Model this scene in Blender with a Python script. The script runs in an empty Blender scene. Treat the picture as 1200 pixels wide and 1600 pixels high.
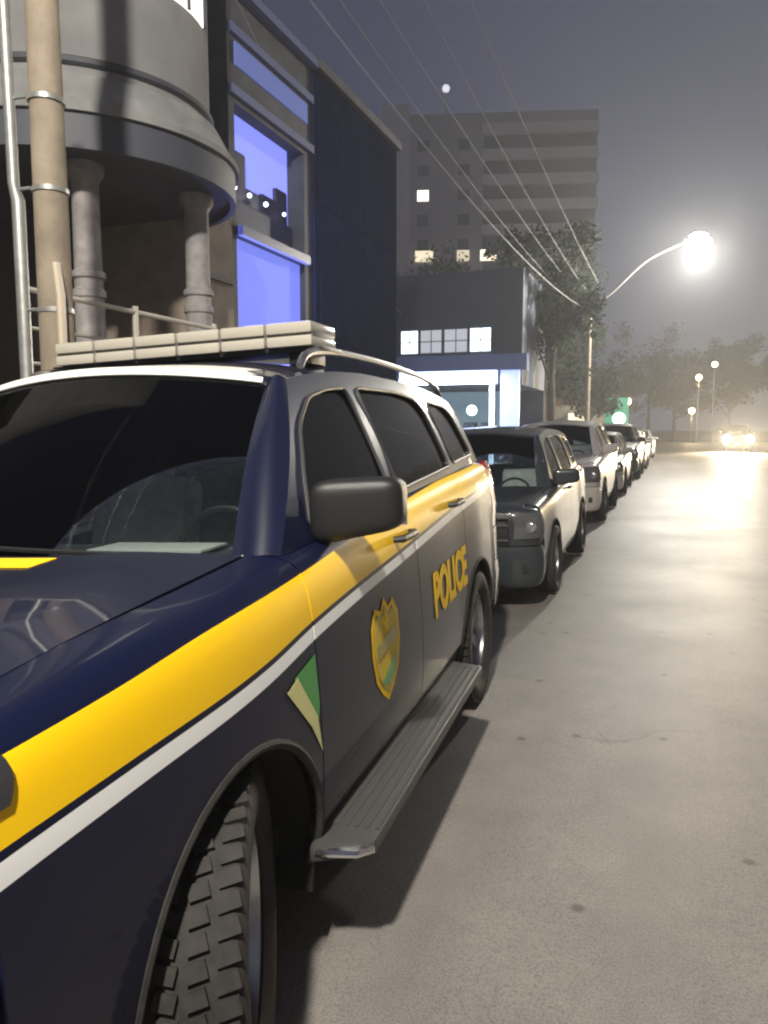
import bpy, bmesh, math, random
import numpy as np
from mathutils import Vector, Matrix, noise
R = math.radians
sc = bpy.context.scene
col = sc.collection
random.seed(7)

# ------------------------------------------------------------------ camera
cam = bpy.data.objects.new('camera', bpy.data.cameras.new('camera'))
col.objects.link(cam)
cam.location = (0, 0, 1.5)
cam.rotation_euler = (R(90 - 6.33), 0, R(20.7))
cam.data.sensor_fit = 'VERTICAL'
cam.data.sensor_height = 36.0
cam.data.lens = 1190 / 1600 * 36
cam.data.clip_start = 0.05
cam.data.clip_end = 800
sc.camera = cam
sc.render.resolution_x, sc.render.resolution_y = 768, 1024

# ------------------------------------------------------------------ world: dim night sky
w = bpy.data.worlds.new('World'); sc.world = w; w.use_nodes = True
nt = w.node_tree; nt.nodes.clear()
wo = nt.nodes.new('ShaderNodeOutputWorld')
sky = nt.nodes.new('ShaderNodeTexSky'); sky.sky_type = 'NISHITA'; sky.sun_disc = False
sky.sun_elevation = R(-8); sky.sun_rotation = R(120)
b1 = nt.nodes.new('ShaderNodeBackground'); b1.inputs[1].default_value = 0.05
nt.links.new(sky.outputs[0], b1.inputs[0])
tc = nt.nodes.new('ShaderNodeTexCoord')
dt = nt.nodes.new('ShaderNodeVectorMath'); dt.operation = 'DOT_PRODUCT'
dt.inputs[1].default_value = (0.82, 0.50, -0.28)        # the town glow lies beyond the right end of the street
nt.links.new(tc.outputs['Generated'], dt.inputs[0])
rp = nt.nodes.new('ShaderNodeValToRGB')
rp.color_ramp.elements[0].position = 0.0; rp.color_ramp.elements[0].color = (0.040, 0.044, 0.090, 1)
rp.color_ramp.elements[1].position = 1.0; rp.color_ramp.elements[1].color = (0.175, 0.18, 0.185, 1)
e = rp.color_ramp.elements.new(0.35); e.color = (0.072, 0.078, 0.125, 1)
nt.links.new(dt.outputs['Value'], rp.inputs[0])
b2 = nt.nodes.new('ShaderNodeBackground'); b2.inputs[1].default_value = 1.0
nt.links.new(rp.outputs[0], b2.inputs[0])
ad = nt.nodes.new('ShaderNodeAddShader')
nt.links.new(b1.outputs[0], ad.inputs[0]); nt.links.new(b2.outputs[0], ad.inputs[1])
nt.links.new(ad.outputs[0], wo.inputs[0])
# the moon, very weak
sl = bpy.data.lights.new('moon', 'SUN'); sl.energy = 0.03; sl.angle = R(0.5); sl.color = (0.8, 0.87, 1)
so = bpy.data.objects.new('moon', sl); col.objects.link(so); so.rotation_euler = (R(40), 0, R(120))
sc.view_settings.view_transform = 'Standard'
sc.view_settings.look = 'None'
sc.view_settings.exposure = 0
sc.view_settings.gamma = 1
sc.cycles.filter_width = 2.2

# ------------------------------------------------------------------ materials
MATS = {}
def mat(name, color=(.5, .5, .5), rough=.5, metal=0., coat=0., emit=None, estr=1., noise_=0., nscale=20., bump=0., bscale=None, spec=.5):
    if name in MATS: return MATS[name]
    m = bpy.data.materials.new(name); m.use_nodes = True
    n = m.node_tree; p = n.nodes['Principled BSDF']
    p.inputs['Base Color'].default_value = (*color, 1)
    p.inputs['Roughness'].default_value = rough
    p.inputs['Metallic'].default_value = metal
    p.inputs['Coat Weight'].default_value = coat
    p.inputs['Coat Roughness'].default_value = 0.04
    p.inputs['Specular IOR Level'].default_value = spec
    if emit:
        p.inputs['Emission Color'].default_value = (*emit, 1)
        p.inputs['Emission Strength'].default_value = estr
    if noise_ or bump:
        t = n.nodes.new('ShaderNodeTexCoord')
        z = n.nodes.new('ShaderNodeTexNoise'); z.inputs['Scale'].default_value = nscale; z.inputs['Detail'].default_value = 6
        n.links.new(t.outputs['Object'], z.inputs['Vector'])
        if noise_:
            r = n.nodes.new('ShaderNodeValToRGB')
            r.color_ramp.elements[0].position = .3; r.color_ramp.elements[1].position = .72
            r.color_ramp.elements[0].color = (*[c * (1 - noise_) for c in color], 1)
            r.color_ramp.elements[1].color = (*[min(1, c * (1 + noise_)) for c in color], 1)
            n.links.new(z.outputs['Fac'], r.inputs[0]); n.links.new(r.outputs[0], p.inputs['Base Color'])
        if bump:
            z2 = n.nodes.new('ShaderNodeTexNoise'); z2.inputs['Scale'].default_value = bscale or nscale * 4; z2.inputs['Detail'].default_value = 4
            n.links.new(t.outputs['Object'], z2.inputs['Vector'])
            b = n.nodes.new('ShaderNodeBump'); b.inputs['Strength'].default_value = bump; b.inputs['Distance'].default_value = .01
            n.links.new(z2.outputs['Fac'], b.inputs['Height']); n.links.new(b.outputs[0], p.inputs['Normal'])
    MATS[name] = m
    return m

def glass(name, tint, rough=0.0, ior=1.5):
    if name in MATS: return MATS[name]
    m = bpy.data.materials.new(name); m.use_nodes = True
    n = m.node_tree; n.nodes.clear()
    o = n.nodes.new('ShaderNodeOutputMaterial'); x = n.nodes.new('ShaderNodeMixShader')
    f = n.nodes.new('ShaderNodeFresnel'); f.inputs[0].default_value = ior
    t = n.nodes.new('ShaderNodeBsdfTransparent'); t.inputs[0].default_value = (*tint, 1)
    g = n.nodes.new('ShaderNodeBsdfGlossy'); g.inputs['Roughness'].default_value = rough
    n.links.new(f.outputs[0], x.inputs[0]); n.links.new(t.outputs[0], x.inputs[1]); n.links.new(g.outputs[0], x.inputs[2])
    n.links.new(x.outputs[0], o.inputs[0])
    MATS[name] = m
    return m

def curve_node(n, src, pts, y0, y1, zs):
    """Float curve giving z(y); pts=(y,z)"""
    mr = n.nodes.new('ShaderNodeMapRange'); mr.inputs['From Min'].default_value = y0; mr.inputs['From Max'].default_value = y1
    n.links.new(src, mr.inputs['Value'])
    fc = n.nodes.new('ShaderNodeFloatCurve'); c = fc.mapping.curves[0]
    P = [((y - y0) / (y1 - y0), z / zs) for y, z in pts]
    c.points[0].location = P[0]; c.points[1].location = P[-1]
    for q in P[1:-1]: c.points.new(*q)
    fc.mapping.update()
    n.links.new(mr.outputs[0], fc.inputs['Value'])
    mu = n.nodes.new('ShaderNodeMath'); mu.operation = 'MULTIPLY'; mu.inputs[1].default_value = zs
    n.links.new(fc.outputs[0], mu.inputs[0])
    return mu.outputs[0]

def livery():
    m = mat('livery_paint', (0.006, 0.010, 0.045), .45, 0, .45, spec=.12)
    n = m.node_tree; p = n.nodes['Principled BSDF']
    t = n.nodes.new('ShaderNodeTexCoord'); s = n.nodes.new('ShaderNodeSeparateXYZ')
    n.links.new(t.outputs['Object'], s.inputs[0])
    Y, Z = s.outputs['Y'], s.outputs['Z']
    zw = curve_node(n, Y, [(-1, .862), (-.68, .872), (-.39, .883), (.12, .908), (.43, .943), (1.36, 1.013), (2.67, 1.113), (3.4, 1.165), (4, 1.2)], -1, 4, 1.5)
    zt = curve_node(n, Y, [(-1, 1.015), (-.56, 1.040), (-.36, 1.055), (-.07, 1.083), (.29, 1.108), (1.42, 1.205), (2.98, 1.285), (4, 1.32)], -1, 4, 1.5)
    def M(op, a, b):
        q = n.nodes.new('ShaderNodeMath'); q.operation = op
        for i, v in enumerate((a, b)):
            if isinstance(v, (int, float)): q.inputs[i].default_value = v
            else: n.links.new(v, q.inputs[i])
        return q.outputs[0]
    d = M('SUBTRACT', Z, zw)
    white = M('MULTIPLY', M('GREATER_THAN', d, 0), M('LESS_THAN', d, .036))
    yel = M('MULTIPLY', M('GREATER_THAN', d, .050), M('LESS_THAN', Z, zt))
    yel = M('MULTIPLY', yel, M('LESS_THAN', Y, 3.2))
    def MIX(f, a, b):
        q = n.nodes.new('ShaderNodeMix'); q.data_type = 'RGBA'
        n.links.new(f, q.inputs['Factor'])
        for nm, v in (('A', a), ('B', b)):
            i = [k for k in q.inputs if k.name == nm and k.type == 'RGBA'][0]
            if isinstance(v, tuple): i.default_value = (*v, 1)
            else: n.links.new(v, i)
        return [k for k in q.outputs if k.type == 'RGBA'][0]
    c = MIX(white, (0.0028, 0.0048, 0.022), (.80, .80, .80))
    c = MIX(yel, c, (.84, .51, .004))
    nz = n.nodes.new('ShaderNodeTexNoise'); nz.inputs['Scale'].default_value = 5; nz.inputs['Detail'].default_value = 9; nz.inputs['Roughness'].default_value = .7
    n.links.new(t.outputs['Object'], nz.inputs['Vector'])
    mr = n.nodes.new('ShaderNodeMapRange'); mr.inputs['From Min'].default_value = 1.0; mr.inputs['From Max'].default_value = .35; n.links.new(Z, mr.inputs['Value'])
    fa = M('MULTIPLY', M('MULTIPLY', nz.outputs['Fac'], mr.outputs[0]), .16)
    c = MIX(fa, c, (.16, .14, .12))
    n.links.new(c, p.inputs['Base Color'])
    rr = M('ADD', M('MULTIPLY', nz.outputs['Fac'], .12), -.01); n.links.new(rr, p.inputs['Coat Roughness'])
    return m

NAVY = mat('navy_paint', (0.0028, 0.0048, 0.022), .4, 0, .8, spec=.25)
LIV = livery()
BLACKP = mat('black_plastic', (.012, .012, .013), .42, bump=.15, nscale=300)
GREYP = mat('grey_plastic', (.045, .045, .045), .42, bump=.2, nscale=200)
RUBBER = mat('rubber', (.024, .022, .021), .8, spec=.3, noise_=.3, nscale=30)
LINER = mat('liner', (.008, .008, .008), .9)
CHROME = mat('chrome', (.75, .75, .76), .18, 1)
ALLOY = mat('alloy', (.45, .45, .46), .3, 1)
GTINT = glass('tinted_glass', (.60, .64, .64))
GWIN = glass('windscreen_glass', (.80, .84, .84))
LENS = mat('lamp_lens', (.07, .07, .075), .08, 0, 1)
REDL = mat('red_lens', (.35, .01, .01), .1, 0, 1)

# ------------------------------------------------------------------ mesh helpers
def link(o, parent=None):
    col.objects.link(o)
    if parent: o.parent = parent
    return o

def tag(o, label=None, cat=None, group=None, kind=None):
    if label: o['label'] = label
    if cat: o['category'] = cat
    if group: o['group'] = group
    if kind: o['kind'] = kind
    return o

def empty(name, loc=(0, 0, 0), rot=(0, 0, 0), label=None, cat=None, group=None):
    o = bpy.data.objects.new(name, None); col.objects.link(o)
    o.location = loc; o.rotation_euler = rot; o.empty_display_size = .3
    return tag(o, label, cat, group)

def build(name, bm, m, parent=None, smooth=True, bevel=0.):
    bmesh.ops.recalc_face_normals(bm, faces=bm.faces[:])
    if bevel:
        es = [e for e in bm.edges if len(e.link_faces) == 2 and e.calc_face_angle() > .6]
        bmesh.ops.bevel(bm, geom=es, offset=bevel, segments=2, affect='EDGES', profile=.6, clamp_overlap=True)
    me = bpy.data.meshes.new(name); bm.to_mesh(me); bm.free()
    o = bpy.data.objects.new(name, me); me.materials.append(m)
    if smooth:
        for p in me.polygons: p.use_smooth = True
        try: me.set_sharp_from_angle(angle=R(38))
        except Exception: pass
    return link(o, parent)

def box(bm, c, s, rz=0., rx=0., ry=0.):
    v = bmesh.ops.create_cube(bm, size=1)['verts']
    M = Matrix.Translation(c) @ Matrix.Rotation(rz, 4, 'Z') @ Matrix.Rotation(ry, 4, 'Y') @ Matrix.Rotation(rx, 4, 'X') @ Matrix.Diagonal((*s, 1))
    bmesh.ops.transform(bm, matrix=M, verts=v)
    return v
def bx(bm, x0, x1, y0, y1, z0, z1):
    return box(bm, ((x0 + x1) / 2, (y0 + y1) / 2, (z0 + z1) / 2), (abs(x1 - x0), abs(y1 - y0), abs(z1 - z0)))
def B(): return bmesh.new()

def tube(bm, pts, r, seg=8, cap=True):
    pts = [Vector(p) for p in pts]; n = len(pts)
    rs = r if hasattr(r, '__len__') else [r] * n
    rings = []; up = None
    for i, p in enumerate(pts):
        t = (pts[min(i + 1, n - 1)] - pts[max(i - 1, 0)]).normalized()
        if up is None:
            a = Vector((0, 0, 1)) if abs(t.z) < .9 else Vector((1, 0, 0)); up = (a - t * a.dot(t)).normalized()
        else:
            up = (up - t * up.dot(t)).normalized()
        s = t.cross(up)
        rings.append([bm.verts.new(p + (up * math.cos(2 * math.pi * k / seg) + s * math.sin(2 * math.pi * k / seg)) * rs[i]) for k in range(seg)])
    for a, b in zip(rings, rings[1:]):
        for k in range(seg): bm.faces.new((a[k], a[(k + 1) % seg], b[(k + 1) % seg], b[k]))
    if cap and seg > 2:
        bm.faces.new(rings[0][::-1]); bm.faces.new(rings[-1])

def lathe(bm, prof, axis='X', seg=32, c=(0, 0, 0), a0=0, a1=2 * math.pi, closed=True):
    """prof (r, h): h along axis"""
    rows = []
    full = abs(a1 - a0 - 2 * math.pi) < 1e-6
    K = seg if full else seg + 1
    for k in range(K):
        a = a0 + (a1 - a0) * k / seg; row = []
        for r, h in prof:
            if axis == 'X': p = (h, r * math.cos(a), r * math.sin(a))
            elif axis == 'Z': p = (r * math.cos(a), r * math.sin(a), h)
            else: p = (r * math.cos(a), h, r * math.sin(a))
            row.append(bm.verts.new(Vector(c) + Vector(p)))
        rows.append(row)
    for k in range(seg):
        a, b = rows[k], rows[(k + 1) % K]
        for i in range(len(prof) - (0 if closed else 1)):
            j = (i + 1) % len(prof)
            if (a[i].co - b[i].co).length < 1e-6 and (a[j].co - b[j].co).length < 1e-6: continue
            try: bm.faces.new((a[i], a[j], b[j], b[i]))
            except ValueError: pass
    bmesh.ops.remove_doubles(bm, verts=bm.verts[:], dist=1e-5)

def prism(bm, poly, axis, a, b):
    """extrude a 2D polygon along axis from a to b"""
    def P(u, v, h): return {'X': (h, u, v), 'Y': (u, h, v), 'Z': (u, v, h)}[axis]
    A = [bm.verts.new(P(u, v, a)) for u, v in poly]; C = [bm.verts.new(P(u, v, b)) for u, v in poly]
    n = len(poly)
    bm.faces.new(A); bm.faces.new(C[::-1])
    for i in range(n): bm.faces.new((A[i], C[i], C[(i + 1) % n], A[(i + 1) % n]))

def round_poly(poly, r, seg=5):
    out = []; n = len(poly)
    for i in range(n):
        p0, p, p1 = (np.array(poly[(i + k) % n], float) for k in (-1, 0, 1))
        a = p0 - p; b = p1 - p; la, lb = np.linalg.norm(a), np.linalg.norm(b)
        rr = min(r, la * .45, lb * .45)
        A = p + a / la * rr; C = p + b / lb * rr
        for k in range(seg + 1):
            t = k / seg
            out.append(tuple((1 - t) ** 2 * A + 2 * t * (1 - t) * p + t * t * C))
    return out

def catmull(P, sub=4):
    P = [np.array(p, float) for p in P]; out = []
    n = len(P)
    for i in range(n - 1):
        p0, p1, p2, p3 = P[max(i - 1, 0)], P[i], P[i + 1], P[min(i + 2, n - 1)]
        for k in range(sub):
            t = k / sub
            out.append(.5 * ((2 * p1) + (-p0 + p2) * t + (2 * p0 - 5 * p1 + 4 * p2 - p3) * t * t + (-p0 + 3 * p1 - 3 * p2 + p3) * t ** 3))
    out.append(P[-1])
    return out

def sm(tab, d=.12):
    ys = [a for a, _ in tab]; zs = [b for _, b in tab]
    def f(y): return float(np.mean([np.interp(y + k * d / 4, ys, zs) for k in range(-4, 5)]))
    return f

def sheet(grid, thick, flip=False):
    """thick shell from a grid [i][j] of points; offset goes inward (against normal)"""
    bm = B(); ni, nj = len(grid), len(grid[0])
    G = np.array([[tuple(p) for p in row] for row in grid], float)
    du = np.zeros_like(G); dv = np.zeros_like(G)
    du[1:-1] = G[2:] - G[:-2]; du[0] = G[1] - G[0]; du[-1] = G[-1] - G[-2]
    dv[:, 1:-1] = G[:, 2:] - G[:, :-2]; dv[:, 0] = G[:, 1] - G[:, 0]; dv[:, -1] = G[:, -1] - G[:, -2]
    N = np.cross(du, dv); L = np.linalg.norm(N, axis=2, keepdims=True); L[L == 0] = 1; N /= L
    if flip: N = -N
    A = [[bm.verts.new(G[i, j]) for j in range(nj)] for i in range(ni)]
    C = [[bm.verts.new(G[i, j] - N[i, j] * thick) for j in range(nj)] for i in range(ni)]
    for i in range(ni - 1):
        for j in range(nj - 1):
            bm.faces.new((A[i][j], A[i + 1][j], A[i + 1][j + 1], A[i][j + 1]))
            bm.faces.new((C[i][j], C[i][j + 1], C[i + 1][j + 1], C[i + 1][j]))
    for i in range(ni - 1):
        bm.faces.new((A[i][0], C[i][0], C[i + 1][0], A[i + 1][0])); bm.faces.new((A[i][-1], A[i + 1][-1], C[i + 1][-1], C[i][-1]))
    for j in range(nj - 1):
        bm.faces.new((A[0][j], A[0][j + 1], C[0][j + 1], C[0][j])); bm.faces.new((A[-1][j], C[-1][j], C[-1][j + 1], A[-1][j + 1]))
    return bm

def cut(o, cutter_bms):
    mods = []; objs = []
    for cb in cutter_bms:
        bmesh.ops.recalc_face_normals(cb, faces=cb.faces[:])
        me = bpy.data.meshes.new('c'); cb.to_mesh(me); cb.free()
        c = bpy.data.objects.new('c', me); col.objects.link(c); c.parent = o; objs.append(c)
        mm = o.modifiers.new('b', 'BOOLEAN'); mm.object = c; mm.operation = 'DIFFERENCE'; mm.solver = 'EXACT'
    bpy.context.view_layer.update()
    dg = bpy.context.evaluated_depsgraph_get()
    me = bpy.data.meshes.new_from_object(o.evaluated_get(dg))
    o.modifiers.clear(); old = o.data; o.data = me; me.name = old.name; bpy.data.meshes.remove(old)
    for p in me.polygons: p.use_smooth = True
    try: me.set_sharp_from_angle(angle=R(38))
    except Exception: pass
    for c in objs:
        d = c.data; bpy.data.objects.remove(c); bpy.data.meshes.remove(d)

def copy_tree(o, parent=None):
    c = o.copy(); col.objects.link(c); c.parent = parent
    for ch in list(o.children): copy_tree(ch, c)
    return c

# ------------------------------------------------------------------ car model
FY, FD = -.67, -.29
WID = sm([(-.6, .925), (-.35, .935), (0, .95), (.5, .95), (2.2, .95), (2.65, .965), (3.1, .955), (3.4, .92)])
TOP = sm([(-.95, 1.02), (-.7, 1.065), (-.3, 1.11), (.4, 1.16), (.5, 1.167), (1.4, 1.22), (3.0, 1.29), (3.6, 1.29)])
RSD = sm([(.8, 1.655), (1.0, 1.69), (1.3, 1.725), (1.7, 1.745), (2.6, 1.73), (3.1, 1.68), (3.5, 1.60)])
XB = sm([(.3, .845), (.6, .868), (2.4, .868), (3.2, .84), (3.6, .79)])
def side_prof(y, zb=.29):
    W_, T_ = WID(y), TOP(y)
    return catmull([(W_ - .14, zb), (W_ - .055, zb + .02), (W_ - .018, zb + .1), (W_ + .002, .53), (W_ + .006, .70), (W_ + .001, .87), (W_ - .010, T_ - .13), (W_ - .026, T_ - .06), (W_ - .052, T_ - .018), (W_ - .10, T_), (W_ - .17, T_ + .012)], 4)
def sidex(y, z):
    P = side_prof(y)
    return float(np.interp(z, [p[1] for p in P], [p[0] for p in P]))
def side_grid(y0, y1, z0, z1, sgn, ny=14, nz=26, inset=0., top=False):
    g = []
    for i in range(ny + 1):
        y = y0 + (y1 - y0) * i / ny; P = side_prof(y)
        zs = [p[1] for p in P]; xs = [p[0] for p in P]
        z1_ = zs[-1] if top else z1
        L = np.cumsum([0] + [math.hypot(xs[k + 1] - xs[k], zs[k + 1] - zs[k]) for k in range(len(P) - 1)])
        a = np.interp(z0, zs, L); b = np.interp(z1_, zs, L)
        row = []
        for j in range(nz + 1):
            l = a + (b - a) * j / nz
            row.append((sgn * (np.interp(l, L, xs) - inset), y, np.interp(l, L, zs)))
        g.append(row)
    return g
def gh_x(y, z):          # greenhouse side surface
    h = z - TOP(y)
    return XB(y) - h * .30 - h * h * .22
def pane_grid(y0f, y1f, sgn, off=0., na=24, nb=10):
    g = []
    for i in range(na + 1):
        row = []
        for j in range(nb + 1):
            b = j / nb; ya = y0f(b); yb = y1f(b); y = ya + (yb - ya) * i / na
            z = TOP(y) + .0 + b * (RSD(y) - TOP(y))
            row.append((sgn * (gh_x(y, z) + off), y, z))
        g.append(row)
    return g
WSC = ((.715, .40, 1.150), (.61, .90, 1.675))        # windscreen corners (bottom, top)
def ws_pt(u, v, out=0.):
    """u -1..1 across, v 0..1 up"""
    (xb, yb, zb), (xt, yt, zt) = WSC
    x = (xb + (xt - xb) * v) * u
    y = yb + (yt - yb) * v - (.20 - .08 * v) * (1 - u * u) * 1.0
    z = zb + (zt - zb) * v + (.0 + .055 * v) * (1 - u * u) + .02 * math.sin(math.pi * v)
    y -= .025 * math.sin(math.pi * v)
    return (x, y - out * .7, z + out * .7)
def oval(phi, y0, d, wx, e=.52):
    s, c = math.sin(phi), math.cos(phi)
    return (wx * math.copysign(abs(s) ** e, s), y0 + d * abs(c) ** e)

def wheel(parent, x, y, z, rad, width, steer=0., sgn=1, tread=True):
    wh = empty('wheel', (x, y, z), (0, 0, steer)); wh.parent = parent
    bm = B(); r = rad; h = width / 2
    prof = [(r * .66, -h * .78), (r * .74, -h * .96), (r * .86, -h * 1.0), (r * .95, -h * .93), (r * .985, -h * .80), (r, -h * .4), (r, h * .4), (r * .985, h * .80), (r * .95, h * .93), (r * .86, h * 1.0), (r * .74, h * .96), (r * .66, h * .78)]
    prof = [tuple(p) for p in prof]
    lathe(bm, prof, 'X', 56)
    if tread:
        nb = 52
        for k in range(nb):
            for q, (hx, ww) in enumerate(((-.72, .34), (-.24, .30), (.24, .30), (.72, .34))):
                a = 2 * math.pi * (k + (.5 if q in (1, 2) else 0)) / nb
                rr = r + (.004 if abs(hx) < .5 else -.002)
                v = box(bm, (0, 0, 0), (h * ww * 1.15, 2 * math.pi * r / nb * .70, .014))
                M = Matrix.Rotation(a, 4, 'X') @ Matrix.Translation((h * hx, 0, rr)) @ Matrix.Rotation(.25 * (1 if hx > 0 else -1), 4, 'Z')
                bmesh.ops.transform(bm, matrix=M, verts=v)
    build('tyre', bm, RUBBER, wh)
    bm = B()
    ri = r * .67; o = sgn * h * .72
    lathe(bm, [(ri, -sgn * h * .8), (ri, o), (ri * .93, o), (ri * .90, o - sgn * .03), (ri * .86, -sgn * h * .7)], 'X', 40)
    lathe(bm, [(0.001, o - sgn * .035), (ri * .26, o - sgn * .03), (ri * .26, o - sgn * .07), (0.001, o - sgn * .07)], 'X', 24)
    for k in range(6):
        a = 2 * math.pi * k / 6
        v = box(bm, (o - sgn * .045, 0, ri * .56), (.03, ri * .24, ri * .78))
        bmesh.ops.transform(bm, matrix=Matrix.Rotation(a, 4, 'X'), verts=v)
    lathe(bm, [(0.001, -sgn * h * .3), (ri * .9, -sgn * h * .3), (ri * .9, -sgn * h * .38), (0.001, -sgn * h * .38)], 'X', 24)
    build('rim', bm, ALLOY, wh)
    return wh

def arch_cutter(y, z, r, sgn):
    bm = B(); pts = [(y + r * math.cos(a), z + r * math.sin(a)) for a in [math.pi * 2 * k / 48 for k in range(48)]]
    prism(bm, pts, 'X', sgn * .55, sgn * 1.2)
    return bm

def make_car(root, paint_side, paint_top, detail=True, deform=None, r_ax=2.65, wr=.362, ww=.235, steer=0., nowin=False,
             ghf=.42, winmat=None, track=.835, taper=None):
    """root: Empty. All parts are modelled in the root's frame: x outwards, y to the rear, z up."""
    D = deform
    def fin(name, bm, m, parent=root, cutters=None, bevel=0.):
        if D:
            for v in bm.verts: v.co = Vector(D(*v.co))
        o = build(name, bm, m, parent, bevel=bevel)
        if cutters: cut(o, cutters)
        return o
    def dz(y, z): return D(0.9, y, z) if D else (0.9, y, z)
    fa = dz(0, .385); ra = dz(r_ax, .385)
    AR = wr + .048 if detail else wr + .045
    fcut = lambda s: arch_cutter(fa[1], wr + .015, AR, s)
    rcut = lambda s: arch_cutter(ra[1], wr + .015, AR, s)
    g = .007
    nb = .405
    # rear door / quarter split
    yd0, yd1, yd2, yd3 = nb, 1.46, r_ax - .30, 3.30
    for s in (1, -1):
        fl = s < 0
        # fender
        fin('fender', sheet(side_grid(FY + g, yd0 - g, .29, 9, s, 16, 30, top=True), .02, flip=fl), paint_side, cutters=[fcut(s)])
        d1 = fin('front_door', sheet(side_grid(yd0, yd1 - g, .43, 9, s, 14, 28, top=True), .02, flip=fl), paint_side, cutters=None)
        d2 = fin('rear_door', sheet(side_grid(yd1, yd2 - g, .43, 9, s, 14, 28, top=True), .02, flip=fl), paint_side, cutters=[rcut(s)])
        fin('sill', sheet(side_grid(yd0, yd2, .29, .425, s, 14, 6, inset=.012), .02, flip=fl), paint_side, cutters=[rcut(s)])
        fin('quarter_panel', sheet(side_grid(yd2, yd3 - g, .29, 9, s, 16, 30, top=True), .02, flip=fl), paint_side, cutters=[rcut(s)])
        # handles
        for dd, yy, zz in ((d1, 1.28, TOP(1.28) - .115), (d2, 2.16, TOP(2.16) - .115)):
            bm = B(); X = s * (sidex(yy, zz))
            tube(bm, [(X - s * .005, yy - .10, zz), (X + s * .030, yy - .085, zz + .002), (X + s * .034, yy, zz + .004), (X + s * .030, yy + .085, zz + .004), (X - s * .005, yy + .10, zz + .004)], [.012, .014, .015, .014, .012], 8)
            fin('door_handle', bm, BLACKP if detail else paint_side, dd)
        # arch lips
        for yy, rr in ((fa[1], AR), (ra[1], AR)):
            bm = B()
            pts = []
            a0 = math.asin(max(-.9, min(.9, (.30 - wr) / AR))) if not D else -.25
            for k in range(29):
                a = a0 + (math.pi - 2 * a0) * k / 28
                y = yy + rr * math.cos(a); z = wr + .015 + rr * math.sin(a)
                if D:
                    yi = np.interp(y, [D(.9, q, .5)[1] for q in np.linspace(-1, 4, 60)], np.linspace(-1, 4, 60))
                    zi = np.interp(z, [D(.9, 1, q)[2] for q in np.linspace(.1, 1.8, 60)], np.linspace(.1, 1.8, 60))
                    X = D(sidex(yi, max(zi, .3)), yi, zi)[0]
                else:
                    X = sidex(y, max(z, .30))
                pts.append((s * (X - .006), y, z))
            tube(bm, pts, .013, 8)
            build('arch_trim', bm, RUBBER, root)
            bm = B()        # inner wheel housing
            prof = [(rr + .005, s * .52), (rr + .005, s * .905), (rr + .015, s * .905), (rr + .015, s * .52)]
            lathe(bm, prof, 'X', 30, (0, yy, wr + .015), -.35, math.pi + .35)
            lathe(bm, [(0.001, s * .52), (rr + .01, s * .52), (rr + .01, s * .515), (0.001, s * .515)], 'X', 30, (0, yy, wr + .015))
            if D:
                k_ = D(1, 1, 1)[0]
                for v in bm.verts: v.co.x *= k_
            build('wheel_housing', bm, LINER, root)
        # greenhouse side
        yF = lambda b: ghf + b * (.905 - .42) + .0
        yR = lambda b: 3.52 - b * .30
        pan = sheet(pane_grid(yF, yR, s, 0., 46, 14), .018, flip=fl)
        wins = [
            [(.62, 1.205), (.70, 1.36), (.83, 1.52), (1.00, 1.615), (1.20, 1.652), (1.40, 1.665), (1.415, 1.245)],
            [(1.52, 1.252), (1.51, 1.672), (2.05, 1.675), (2.28, 1.655), (2.38, 1.60), (2.46, 1.305)],
            [(2.58, 1.315), (2.50, 1.60), (2.56, 1.645), (2.90, 1.63), (3.02, 1.58), (3.18, 1.345)]]
        cs = []
        for wpoly in wins:
            cb = B(); rp_ = round_poly(wpoly, .05)
            prism(cb, rp_, 'X', s * .4, s * 1.1)
            if D:
                for v in cb.verts: v.co = Vector(D(*v.co))
            cs.append(cb)
        fin('window_frame', pan, paint_top, cutters=cs)
        for wpoly, par in zip(wins, (d1, d2, root)):
            y0 = min(p[0] for p in wpoly) - .02; y1 = max(p[0] for p in wpoly) + .02
            bm = sheet([[(s * (gh_x(y, z) - .012), y, z) for y, z in [(max(yy_, ghf + .045 + (z_ - 1.17) * .98) if yy_ < 1.0 else (min(yy_, 3.46 - (z_ - 1.29) * .75) if yy_ > 2.9 else yy_), z_) for z_ in np.linspace(1.175 + .03 * (yy_ > 1.4) + .03 * (yy_ > 2.4), 1.685, 8)]] for yy_ in np.linspace(y0, y1, 8)], .005, flip=fl)
            fin('window_glass', bm, winmat or GTINT, par)
            if detail:      # trim round the opening
                bm = B(); rp_ = round_poly(wpoly, .05)
                pts = [(s * (gh_x(y, z) + .002), y, z) for y, z in rp_]; pts.append(pts[0])
                tube(bm, pts, .007, 6, cap=False)
                fin('window_trim', bm, GREYP, par)
        # A pillar
        gr = []
        for i in range(13):
            b = i / 12; y1 = yF(b); z1 = TOP(y1) + b * (RSD(y1) - TOP(y1))
            P1 = np.array((gh_x(y1, z1), y1, z1)); P0 = np.array(ws_pt(1.0, b, .0))
            row = []
            for j in range(7):
                t = j / 6; q = P0 * (1 - t) + P1 * t
                q = q + np.array((.35, -.75, .35)) * .035 * math.sin(math.pi * t)
                row.append((s * q[0], q[1], q[2]))
            gr.append(row)
        fin('windscreen_pillar', sheet(gr, .015, flip=not fl), paint_top)
        # mirror
        bm = B()
        MX, MY, MZ = .965, .69, 1.265
        v = bmesh.ops.create_icosphere(bm, subdivisions=4, radius=1)['verts']
        for q in v:
            x, y, z = q.co
            f = lambda t, e: math.copysign(abs(t) ** e, t)
            x, z = f(x, .40), f(z, .42); y = f(y, .6)
            q.co = (s * (MX + .02 + .135 * x - .015 * z * 0), MY + .065 * y + .03 * x, MZ + .088 * z * (1 - .12 * x) + .012 * x)
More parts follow.
